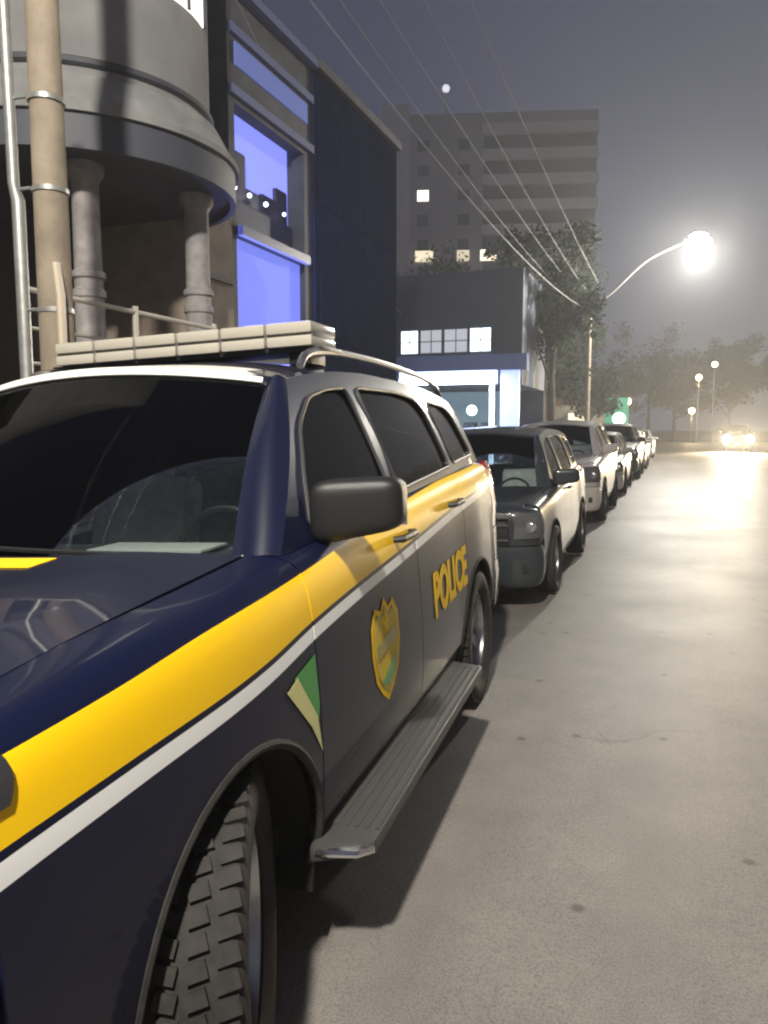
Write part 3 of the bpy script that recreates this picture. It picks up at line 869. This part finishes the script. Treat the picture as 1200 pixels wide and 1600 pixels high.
# wires
WIRE = mat('wire', (.22, .22, .23), .6)
wn = 0
def wire(a, b, sag, label, r=.012):
    bm = B(); a, b = Vector(a), Vector(b); pts = []
    for k in range(25):
        t = k / 24; p = a.lerp(b, t); p.z -= sag * 4 * t * (1 - t); pts.append(p)
    tube(bm, pts, r, 6)
    tag(build('overhead_wire', bm, WIRE), label, 'wire', 'overhead wires along the street')
WL = [((-4.85, 3.95, 8.3), (-4.4, 32.5, 7.0), .5, 'overhead wire nearest the building fronts'), ((-4.35, 3.95, 8.3), (-3.9, 32.5, 7.0), .4, 'second overhead wire out from the building fronts'),
      ((-3.65, 3.95, 8.3), (-3.5, 32.5, 7.0), .45, 'third overhead wire out from the building fronts'), ((-3.05, 3.95, 8.3), (-2.9, 32.5, 7.0), .35, 'outermost of the high overhead wires'),
      ((-4.05, 3.95, 6.6), (-3.35, 32.5, 6.2), .7, 'thick low telephone cable slung below the other wires'),
      ((-4.05, 3.95, 7.2), (-9.5, 27, 5.6), .4, 'slack service wire running to the lit shop')]
for i, (a, b, s_, l) in enumerate(WL):
    wire(a, b, s_, l, .014 if i == 4 else .009)
    wire((a[0], -24, a[2]), a, s_, 'the stretch behind the pole of the ' + l.replace('the ', ''), .014 if i == 4 else .009) if i < 5 else None
wire((-3.0, -24, 9.0), (4.6, 40, 7.5), .6, 'overhead wire crossing the street towards the far right')

# ================================================================== LEFT BUILDINGS
WALLG = mat('grey_render', (.19, .187, .19), .85, noise_=.18, nscale=2.0, bump=.2, bscale=30)
WALLT = mat('tan_render', (.30, .25, .20), .85, noise_=.2, nscale=4, bump=.25, bscale=30)
DARKW = mat('dark_wall', (.05, .052, .065), .7, noise_=.3, nscale=3)
DOORM = mat('brown_door', (.035, .028, .026), .5, noise_=.2)
rb = empty('round_building', (-5.9, 6.7, 0), (0, 0, 0), 'grey rendered house with a rounded upper storey over a pillared entrance behind the utility pole', 'building')
def part(nm, bm, m, parent, smooth=False, bevel=0.):
    # geometry given in world coordinates, moved into the parent's frame
    p = parent; off = Vector((0, 0, 0))
    while p: off += p.location; p = p.parent
    for v in bm.verts: v.co -= off
    return build(nm, bm, m, parent, smooth=smooth, bevel=bevel)
C0 = (-5.9, 6.7)
bm = B(); lathe(bm, [(.001, 4.6), (1.30, 4.6), (1.30, 11), (.001, 11)], 'Z', 64, (C0[0], C0[1], 0), closed=False); wl = part('wall', bm, WALLG, rb, True)
bm = B(); bx(bm, -11, -5.95, 2.8, 8.7, 4.2, 11); part('wall', bm, WALLG, rb)
bm = B(); bx(bm, -11, -6.9, 2.0, 8.7, -.1, 4.2); part('wall', bm, DARKW, rb)
bm = B(); lathe(bm, [(1.30, 4.62), (1.40, 4.58), (1.55, 4.32), (1.60, 4.26), (1.60, 4.20), (1.30, 4.20)], 'Z', 64, (C0[0], C0[1], 0)); part('cornice', bm, mat('pale_grey_render', (.20, .20, .20), .85, noise_=.2, nscale=4), rb, True)
bm = B(); lathe(bm, [(1.315, 4.68), (1.345, 4.70), (1.345, 4.74), (1.315, 4.76)], 'Z', 64, (C0[0], C0[1], 0)); part('moulding', bm, DARKW, rb, True)
bm = B(); lathe(bm, [(.001, 4.20), (1.56, 4.20), (1.56, 3.90), (1.50, 3.90), (1.50, 3.96), (.001, 3.96)], 'Z', 64, (C0[0], C0[1], 0), closed=False); part('canopy', bm, mat('dark_canopy', (.055, .058, .075), .6), rb, True)
for (x, y) in ((-5.30, 6.02), (-4.88, 7.22)):
    bm = B()
    lathe(bm, [(.001, 1.7), (.20, 1.7), (.20, 1.82), (.155, 1.86), (.14, 1.9), (.14, 2.72), (.16, 2.74), (.16, 2.80), (.135, 2.82), (.135, 2.9), (.16, 2.92), (.16, 2.97), (.13, 2.99), (.125, 3.8), (.18, 3.88), (.18, 3.97), (.001, 3.97)], 'Z', 24, (x, y, 0), closed=False)
    part('pillar', bm, mat('pillar_stone', (.30, .28, .28), .8, noise_=.25, nscale=8), rb, True)
bm = B(); bx(bm, -6.9, -5.35, 7.9, 8.7, -.1, 4.2); part('wall', bm, WALLT, rb)
bm = B(); bx(bm, -6.9, -5.55, 4.5, 5.0, 1.7, 4.2); part('wall', bm, WALLT, rb)
bm = B(); bx(bm, -5.35, -5.30, 7.9, 8.7, 3.30, 3.36); part('string_course', bm, DARKW, rb)
bm = B(); bx(bm, -6.88, -6.80, 5.6, 7.6, 1.7, 3.7); part('door', bm, DOORM, rb)
bm = B(); bx(bm, -6.9, -4.45, 4.4, 7.9, -.1, 1.7); part('raised_floor', bm, WALLT, rb, bevel=.01)
# lit upstairs window on the round wall
LITW = mat('lit_window', (.9, .9, .85), .4, emit=(1, .97, .9), estr=1.6)
bm = B(); a0, a1 = math.radians(-14), math.radians(17)
lathe(bm, [(1.285, 5.55), (1.315, 5.55), (1.315, 7.2), (1.285, 7.2)], 'Z', 10, (C0[0], C0[1], 0), a0, a1); wf = part('window', bm, LITW, rb, True)
bm = B()
for aa in (a0, (a0 + a1) / 2, a1):
    tube(bm, [(C0[0] + 1.325 * math.cos(aa), C0[1] + 1.325 * math.sin(aa)  , 5.55), (C0[0] + 1.325 * math.cos(aa), C0[1] + 1.325 * math.sin(aa), 7.2)], .02, 6)
build_o = part('frame', bm, DARKW, wf)
rl = empty('railing', (-4.5, 4.4, 1.7), (0, 0, 0), 'pale metal railing round the raised entrance of the rounded house', 'railing')
RAILM = mat('rail_paint', (.5, .46, .40), .5)
bm = B(); tube(bm, [(-4.52, 4.45, 2.52), (-4.52, 6.95, 2.52)], .022, 8); part('top_rail', bm, RAILM, rl, True)
bm = B(); tube(bm, [(-4.52, 4.45, 2.24), (-4.52, 6.95, 2.24)], .014, 8); part('middle_rail', bm, RAILM, rl, True)
bm = B(); tube(bm, [(-4.52, 4.45, 1.98), (-4.52, 6.95, 1.98)], .014, 8); part('lower_rail', bm, RAILM, rl, True)
for y in (4.45, 5.7, 6.95):
    bm = B(); tube(bm, [(-4.52, y, 1.7), (-4.52, y, 2.57)], .028, 8); part('post', bm, RAILM, rl, True)

# blue building
bb = empty('blue_lit_building', (-5.5, 8.8, 0), (0, 0, 0), 'dark two storey commercial building with a tall window glowing violet blue', 'building')
BY0, BY1, BZ0, BZ1 = 8.88, 10.85, 2.55, 5.62
bm = B()
bx(bm, -5.6, -5.4, 8.74, BY0, -.1, 7.2); bx(bm, -5.6, -5.4, BY1, 11.1, -.1, 7.0); bx(bm, -5.6, -5.4, BY0, BY1, -.1, BZ0); bx(bm, -5.6, -5.4, BY0, BY1, BZ1, 7.0)
bx(bm, -12, -5.6, 10.95, 11.1, -.1, 7.0); bx(bm, -12, -5.6, 8.74, 8.86, -.1, 7.0); bx(bm, -12, -5.6, 8.86, 10.95, 6.8, 7.0); bx(bm, -12, -11.9, 8.86, 10.95, -.1, 6.8)
part('wall', bm, DARKW, bb)
BLUEL = mat('blue_backlight', (.2, .25, .9), .5, emit=(.27, .31, 1.0), estr=1.0)
BLUEP = mat('frosted_blue_panel', (.1, .13, .6), .7, spec=.15, emit=(.21, .26, .95), estr=.88, noise_=.1, nscale=1)
bm = B(); bx(bm, -5.78, -5.74, 8.86, 10.95, 2.0, 6.4); part('backlit_wall', bm, BLUEL, bb)
bm = B(); bx(bm, -5.52, -5.49, BY0, BY1, BZ0, 3.98); part('frosted_panel', bm, BLUEP, bb)
bm = B(); bx(bm, -5.60, -5.30, BY0, BY1, 3.98, 4.10); tr = part('transom', bm, mat('dark_blue_metal', (.02, .03, .10), .4), bb)
bm = B(); bx(bm, -5.72, -5.6, BY0, BY1, 4.1, 4.55)
for y, wd, h in ((9.02, .34, 4.98), (9.42, .34, 5.22), (9.80, .45, 4.80), (10.25, .45, 4.85), (10.62, .35, 5.05)): bx(bm, -5.73, -5.66, y - wd / 2, y + wd / 2, 4.1, h)
part('display_shelf', bm, mat('display_dark', (.02, .022, .06), .6), bb, bevel=.03)
for y, r_, e in ((9.08, .05, 9), (9.50, .032, 4), (9.95, .035, 4), (10.5, .03, 3)):
    bm = B(); v = bmesh.ops.create_icosphere(bm, subdivisions=2, radius=r_)['verts']
    for q in v: q.co += Vector((-5.56, y, 4.66))
    part('spot_lamp', bm, mat('blue_white_bulb_%d' % e, (1, 1, 1), .3, emit=(.75, .82, 1), estr=e), bb)
for z in (6.95, 6.45, 5.72):
    bm = B(); bx(bm, -5.42, -5.34 if z < 6.9 else -5.25, 8.75, 11.1, z - .03, z + .08); part('cornice', bm, mat('blue_grey_trim', (.10, .12, .24), .6), bb)
L = bpy.data.lights.new('window_glow', 'AREA'); L.shape = 'RECTANGLE'; L.size = 1.8; L.size_y = 2.6; L.energy = 75; L.color = (.27, .31, 1.0)
lo = bpy.data.objects.new('window_glow', L); col.objects.link(lo); lo.parent = bb; lo.location = (.12, 1.05, 4.0); lo.rotation_euler = (0, R(-90), 0)
# dim glowing band added to stand in for blue light on the cornice
bm = B(); bx(bm, -5.40, -5.375, 8.9, 10.95, 6.08, 6.36); part('cornice_glow', bm, mat('blue_strip', (.1, .13, .3), .4, emit=(.10, .14, .42), estr=.5), bb)

db = empty('dark_glass_building', (-5.5, 11.1, 0), (0, 0, 0), 'dark navy glass fronted building between the violet window and the side street', 'building')
bm = B(); bx(bm, -12, -5.36, 11.12, 14.9, -.1, 6.95); part('wall', bm, mat('navy_wall', (.012, .018, .04), .8, spec=0., noise_=.4, nscale=1.5), db)
for k in range(4):
    y0 = 11.3 + k * .9
    for z0, z1 in ((.3, 2.6), (2.9, 4.7), (5.0, 6.6)):
        bm = B(); bx(bm, -5.36, -5.33, y0, y0 + .82, z0, z1)
        wv = part('window', bm, mat('night_glass', (.010, .016, .034), .6, spec=0.), db)
bm = B(); bx(bm, -5.40, -5.25, 11.12, 14.9, 6.95, 7.1); part('parapet', bm, DARKW, db)
# right-hand frontages (reflected in the car sides and windows)
RH = [(-13, -2, 6.5, (.22, .19, .15), 'ochre two storey house across the road, nearest the viewpoint'), (-1.5, 9, 7.5, (.16, .16, .17), 'grey two storey house across the road with a shutter'),
      (9.6, 22, 6.0, (.25, .20, .17), 'pinkish low house across the road'), (22.5, 38, 8.0, (.14, .15, .16), 'tall dark house across the road, farthest of the four')]
for y0, y1, h, cl, lab in RH:
    b_ = empty('street_house', (10.9, y0, 0), (0, 0, 0), lab, 'house', 'houses across the road')
    bm = B(); bx(bm, 11.0, 18, y0, y1, -.1, h); part('wall', bm, mat('house_wall_%d' % int(h * 10), cl, .85, noise_=.2, nscale=2), b_)
    bm = B(); prism(bm, [(10.5, h), (18.5, h), (14.5, h + 1.6)], 'Y', y0 - .1, y1 + .1); part('roof', bm, mat('roof_tile', (.25, .08, .05), .8, noise_=.3, nscale=6), b_)
    bm = B(); bx(bm, 10.94, 11.0, y0 + 1, y0 + 2.1, .05, 2.3); part('door', bm, DOORM, b_)
    yy = y0 + 3.2
    while yy < y1 - 1.6:
        for z0 in (1.0, 3.6):
            bm = B(); bx(bm, 10.96, 11.0, yy, yy + 1.3, z0, z0 + 1.3); wv = part('window', bm, mat('night_glass', (.010, .016, .034), .6, spec=0.), b_)
            bm = B(); bx(bm, 10.90, 10.99, yy - .1, yy + 1.4, z0 - .1, z0 - .01); part('sill', bm, CONC, wv)
        yy += 2.6
# ================================================================== SHOP ACROSS THE SIDE STREET
sh = empty('corner_shop', (-7.4, 27, 0), (0, 0, 0), 'blue and white corner shop across the side street with bright upstairs windows', 'shop')
SHW = mat('shop_wall', (.035, .05, .085), .7, noise_=.15, nscale=2)
bm = B(); bx(bm, -11, -5.05, 27, 32, 3.0, 7.0); part('wall', bm, SHW, sh)
bm = B(); bx(bm, -11, -9.6, 27.05, 32, -.1, 3.0); bx(bm, -9.6, -5.05, 31.97, 32, -.1, 3.0); part('wall', bm, SHW, sh)
SHL = mat('shop_lit', (.9, .95, 1), .4, emit=(.78, .9, 1), estr=2.6); SHD = mat('shop_dim', (.5, .5, .5), .4, emit=(.62, .66, .76), estr=.62)
for i, (x0, x1, m_) in enumerate(((-9.5, -8.85, SHL), (-8.75, -7.95, SHD), (-7.85, -7.0, SHD), (-6.9, -6.15, SHL))):
    bm = B(); bx(bm, x0, x1, 26.95, 27.02, 4.2, 5.0); wv = part('window', bm, m_, sh)
    bm = B(); bx(bm, x0 - .05, x0, 26.90, 27.0, 4.15, 5.05); bx(bm, x1, x1 + .05, 26.90, 27.0, 4.15, 5.05); bx(bm, x0, x1, 26.92, 27.0, 4.58, 4.61); bx(bm, (x0 + x1) / 2 - .015, (x0 + x1) / 2 + .015, 26.93, 27.0, 4.2, 5.0); part('frame', bm, DARKW, wv)
bm = B(); bx(bm, -9.6, -4.8, 26.6, 27.0, 3.5, 4.05); part('fascia', bm, mat('blue_fascia', (.06, .08, .18), .5, emit=(.07, .10, .24), estr=.3), sh, bevel=.02)
bm = B(); bx(bm, -9.5, -5.9, 26.75, 26.95, 3.05, 3.5); part('light_box', bm, mat('white_blue_light', (.9, .9, 1), .4, emit=(.62, .74, 1), estr=3.6), sh)
bm = B(); bx(bm, -5.75, -5.1, 26.8, 27.0, .1, 3.5); part('lit_column', bm, mat('blue_white_column', (.8, .85, 1), .4, emit=(.42, .55, 1), estr=1.1), sh)
bm = B(); bx(bm, -6.15, -6.0, 26.85, 27.0, .1, 3.05); part('door_post', bm, mat('white_blue_light'), sh)
bm = B(); bx(bm, -9.55, -6.15, 31.9, 31.96, .1, 3.0); part('shop_interior', bm, mat('shop_back', (.2, .26, .30), .6, emit=(.10, .16, .20), estr=1), sh)
L = bpy.data.lights.new('shopfront_light', 'AREA'); L.shape = 'RECTANGLE'; L.size = 3.4; L.size_y = .3; L.energy = 420; L.color = (.62, .76, 1)
lo = bpy.data.objects.new('shopfront_light', L); col.objects.link(lo); lo.parent = sh; lo.location = (-.3, -.42, 3.25); lo.rotation_euler = (R(35), 0, 0)
for x, z, e in ((-8.2, 2.3, .28), (-7.2, 2.15, .40), (-8.9, 2.6, .35)):
    bm = B(); v = bmesh.ops.create_uvsphere(bm, u_segments=16, v_segments=10, radius=e * .5)['verts']
    for q in v: q.co += Vector((x, 28.5, z))
    part('ceiling_lamp', bm, mat('shop_bulb', (1, 1, 1), .3, emit=(.8, .95, 1), estr=4), sh, True)
for x in (-8.9, -8.2, -7.4, -6.7):
    bm = B(); bx(bm, x - .25, x + .2, 29, 29.4, .1, 1.7); part('shelf', bm, DARKW, sh)

# ================================================================== FAR TOWER
TW = mat('tower_wall', (.24, .235, .26), .8, noise_=.12, nscale=.3); TB = mat('tower_band', (.42, .41, .42), .8); TD = mat('tower_glass', (.03, .03, .035), .3)
tr0 = empty('tower_block', (-22.2, 95.5, 0), (0, 0, R(16)), 'large grey tower block with banded floors and a few lit windows, above the corner shop', 'building')
def tpart(nm, bm, m): return build(nm, bm, m, tr0, smooth=False)
HB = 39.5
bm = B(); bx(bm, -12.9, 12.8, 0, 14, -.5, HB); tpart('wall', bm, TW)
bm = B(); bx(bm, -13.2, -9.8, -.8, 0, -.5, HB + 1); tpart('stair_tower', bm, TB)
for k in range(12):
    z = HB - 1.5 - k * 2.95
    if z < 14: break
    bm = B(); bx(bm, -1.0, 12.9, -.7, 0, z - 1.2, z); tpart('balcony_band', bm, TB)
    bm = B(); bx(bm, -.8, 12.7, -.05, .02, z - 2.9, z - 1.25); tpart('window_band', bm, TD)
for k in range(7):
    z = HB - 3 - k * 2.95
    for x in (-8.2, -3.2):
        lit = (k == 2 and x < -4)
        bm = B(); bx(bm, x - .7, x + .7, -.06, .02, z - 1.3, z)
        tpart('window', bm, mat('tower_lit', (1, 1, .9), .4, emit=(1, .96, .85), estr=2.2) if lit else TD)
for x, wd, e in ((-8.0, 2.2, 1.3), (-3.2, 1.5, .9), (-.1, 2.0, 2.4)):
    bm = B(); bx(bm, x - wd / 2, x + wd / 2, -.75, -.70, 21.9, 23.2); tpart('window', bm, mat('tower_lit_%s' % e, (1, .9, .7), .4, emit=(1, .86, .6), estr=e))
bm = B(); tube(bm, [(-5.5, 4, HB), (-5.5, 4, HB + 4.6)], .12, 6); ms = tpart('mast', bm, TB)
bm = B(); v = bmesh.ops.create_icosphere(bm, subdivisions=2, radius=.5)['verts']
for q in v: q.co += Vector((-5.5, 4, HB + 4.6))
build('mast_lamp', bm, mat('mast_light', (1, 1, 1), .3, emit=(.9, .9, 1), estr=1.1), ms)

# ================================================================== LITTLE HOUSE WITH GREEN SIGN
lh = empty('small_house', (-5, 50, 0), (0, 0, 0), 'low cream house with a red tiled roof beyond the parked cars', 'house')
bm = B(); bx(bm, -7.2, -3.3, 50, 56, -.1, 3.0); part('wall', bm, mat('cream_wall', (.5, .45, .36), .8, emit=(.9, .75, .5), estr=.0), lh)
bm = B(); prism(bm, [(-7.6, 3.0), (-2.9, 3.0), (-5.25, 4.6)], 'Y', 49.6, 56.4); part('roof', bm, mat('roof_tile', (.25, .08, .05), .8, noise_=.3, nscale=6), lh)
bm = B(); bx(bm, -6.3, -5.3, 49.94, 50.0, 1.2, 2.4); part('window', bm, mat('warm_window', (1, .9, .7), .4, emit=(1, .84, .55), estr=1.6), lh)
gs = empty('shop_sign', (-3.1, 46, 0), (0, 0, 0), 'green illuminated sign with a bright white disc, beside the low cream house', 'sign')
bm = B(); tube(bm, [(-3.1, 46, 0), (-3.1, 46, 1.4)], .07, 8); part('post', bm, GALV, gs)
bm = B(); bx(bm, -3.75, -2.45, 45.95, 46.1, 1.3, 3.2); part('panel', bm, mat('green_sign', (.03, .20, .12), .4, emit=(.03, .26, .15), estr=.8), gs, bevel=.03)
bm = B(); lathe(bm, [(.001, 45.90), (.36, 45.90), (.36, 45.95), (.001, 45.95)], 'Y', 24, (-2.95, 0, 2.0)); part('disc', bm, mat('sign_white', (.9, 1, .95), .4, emit=(.85, 1, .92), estr=3.0), gs)

# ================================================================== TREES
LEAFS = {}
def tree(x, y, h, cr, label, leafcol, nleaf=5200, trunk=.16, lean=0., seed=1, base=.35, ls=.16, group='trees along the street'):
    rnd = random.Random(seed)
    t = empty('tree', (x, y, 0), (0, 0, 0), label, 'tree', group)
    bm = B(); th = h * base
    tube(bm, [(0, 0, -.2), (.05, 0, th * .5), (lean * .5, .1, th), (lean, 0, h * .6)], [trunk * 1.3, trunk, trunk * .8, trunk * .45], 10)
    tips = []
    for k in range(11):
        a = k * 2.4 + rnd.random(); z0 = th + (h * .25) * rnd.random(); L = cr * (.55 + .45 * rnd.random())
        p0 = Vector((lean * z0 / h, 0, z0)); p2 = p0 + Vector((math.cos(a) * L, math.sin(a) * L, h * (.15 + .38 * rnd.random())))
        p1 = p0.lerp(p2, .5) + Vector((0, 0, .3)); tube(bm, [p0, p1, p2], [trunk * .4, trunk * .25, .02], 6); tips += [p1, p2]
        for q in range(3):
            p3 = p2 + Vector((rnd.uniform(-1, 1), rnd.uniform(-1, 1), rnd.uniform(-.2, 1))) * cr * .35; tube(bm, [p1.lerp(p2, .6), p3], [trunk * .15, .01], 5); tips.append(p3)
    build('trunk', bm, mat('bark', (.08, .065, .05), .9, noise_=.3), t)
    bm = B(); cl = [(p, cr * rnd.uniform(.20, .38)) for p in tips]
    cl += [(Vector((lean, 0, h * .72)) + Vector((rnd.gauss(0, .35), rnd.gauss(0, .35), rnd.gauss(0, .16) * h / cr)) * cr * .8, cr * rnd.uniform(.16, .36)) for _ in range(16)]
    for k in range(nleaf):
        c_, r_ = cl[rnd.randrange(len(cl))]
        d = Vector((rnd.gauss(0, 1), rnd.gauss(0, 1), rnd.gauss(0, 1))).normalized() * r_ * rnd.random() ** .45
        p = c_ + d; s_ = ls * rnd.uniform(.6, 1.5)
        u = Vector((rnd.gauss(0, 1), rnd.gauss(0, 1), rnd.gauss(0, 1))).normalized(); v = u.orthogonal().normalized()
        vs = [bm.verts.new(p + u * s_ * .7), bm.verts.new(p + v * s_ * .35), bm.verts.new(p - u * s_ * .7), bm.verts.new(p - v * s_ * .35)]
        bm.faces.new(vs)
    me = bpy.data.meshes.new('crown'); bm.to_mesh(me); bm.free(); o = bpy.data.objects.new('crown', me); me.materials.append(leafcol); link(o, t)
    return t
LG = mat('leaf_green', (.015, .025, .013), .9, spec=.1, noise_=.4, nscale=1.2); LD = mat('leaf_dark', (.012, .020, .012), .9, spec=.1, noise_=.4, nscale=1.2); LO = mat('leaf_olive', (.05, .045, .022), .9, spec=.1, noise_=.4, nscale=1.2)
tree(-4.5, 30.3, 7.3, 1.9, 'dark green tree beside the corner shop, just before the slim lamp pole', LG, 8000, seed=2, base=.42, ls=.14)
tree(-6.2, 39, 8.2, 2.5, 'dark green tree rising behind the slim lamp pole', LG, 7000, seed=12)
tree(-9.0, 44, 9.2, 3.2, 'dark tree to the left of the lamp pole, above the corner shop roof', LD, 7000, seed=3)
tree(-4.4, 42.5, 5.0, 1.6, 'small round tree in front of the tiled house', LD, 3500, seed=4, base=.3)
tree(-14, 52, 12, 4.4, 'tall broad tree standing behind the corner shop', LD, 8000, seed=5, ls=.22)
tree(-2.2, 74, 9, 3.0, 'thinly leaved tree at the end of the street, left of the carriageway', LO, 2600, seed=6, ls=.2)
k = 0
FT = [(-14, 99, 11), (-7, 97, 9), (0, 96, 10), (6, 98, 11), (12.5, 96, 9.5), (19, 99, 11), (26, 97, 10)]
FL = ['leftmost of the row of trees closing the far end of the street', 'second tree from the left in the row closing the street', 'tree in the closing row straight beyond the road', 'tree in the closing row above the oncoming car', 'tree in the closing row just right of the oncoming car', 'second tree from the right in the row closing the street', 'rightmost of the row of trees closing the far end of the street']
for (x, y, h), l in zip(FT, FL):
    k += 1
    tree(x, y, h, h * .36, l, (LO, LD, LG)[k % 3], 5200, .22, seed=20 + k, base=.22, ls=.34, group='trees closing the far end of the street')
tree(11.5, 58, 8.5, 3.0, 'tree on the right-hand pavement, nearest on that side', LO, 5000, seed=40, ls=.2)
tree(12.5, 70, 9.5, 3.2, 'tree on the right-hand pavement, farther along', LD, 5000, seed=41, ls=.24)
# long low wall and lamps at the far end
bm = B(); bx(bm, 10.6, 10.9, 38.5, 82, -.1, 2.3); tag(build('boundary_wall', bm, mat('brick_wall', (.22, .10, .06), .85, noise_=.3, nscale=3), smooth=False), 'long reddish wall along the right-hand pavement', 'wall')
WG = mat('warm_globe', (1, .9, .6), .3, emit=(1, .78, .42), estr=14)
def far_lamp(x, y, h, label, p, m_=WG, r=.28, c_=(1, .75, .42)):
    f = empty('park_lamp', (x, y, 0), (0, 0, 0), label, 'lamp', 'small lamps at the far end of the street')
    bm = B(); tube(bm, [(0, 0, -.1), (0, 0, h)], .06, 8); build('post', bm, GALV, f)
    bm = B(); v = bmesh.ops.create_uvsphere(bm, u_segments=16, v_segments=10, radius=r)['verts']
    for q in v: q.co.z += h + r * .8
    g_ = build('globe', bm, m_, f)
    if p:
        L = bpy.data.lights.new('globe_light', 'POINT'); L.energy = p; L.color = c_; L.shadow_soft_size = r + .02
        lo = bpy.data.objects.new('globe_light', L); col.objects.link(lo); lo.parent = g_; lo.location = (0, 0, h - .35)
far_lamp(1.6, 80.5, 2.9, 'low globe lamp straight down the road', 500)
far_lamp(2.2, 84, 6.3, 'taller globe lamp above the low one down the road', 500)
far_lamp(4.0, 93, 8.2, 'highest small lamp among the far trees', 0, r=.3)
far_lamp(9.6, 80, 4.2, 'globe lamp to the right of the oncoming car', 1500)
far_lamp(-3.6, 66, 3.4, 'globe lamp left of the road near the thin tree', 500)

# ================================================================== NIGHT HAZE
bm = B(); bx(bm, -75, 75, -30, 125, -1.2, 48)
m = bpy.data.materials.new('haze'); m.use_nodes = True; n = m.node_tree; n.nodes.clear()
o_ = n.nodes.new('ShaderNodeOutputMaterial'); pv = n.nodes.new('ShaderNodeVolumePrincipled')
pv.inputs['Color'].default_value = (.85, .88, .92, 1); pv.inputs['Density'].default_value = .0035; pv.inputs['Anisotropy'].default_value = .35
n.links.new(pv.outputs[0], o_.inputs['Volume'])
hz = build('haze', bm, m, smooth=False); hz['kind'] = 'stuff'
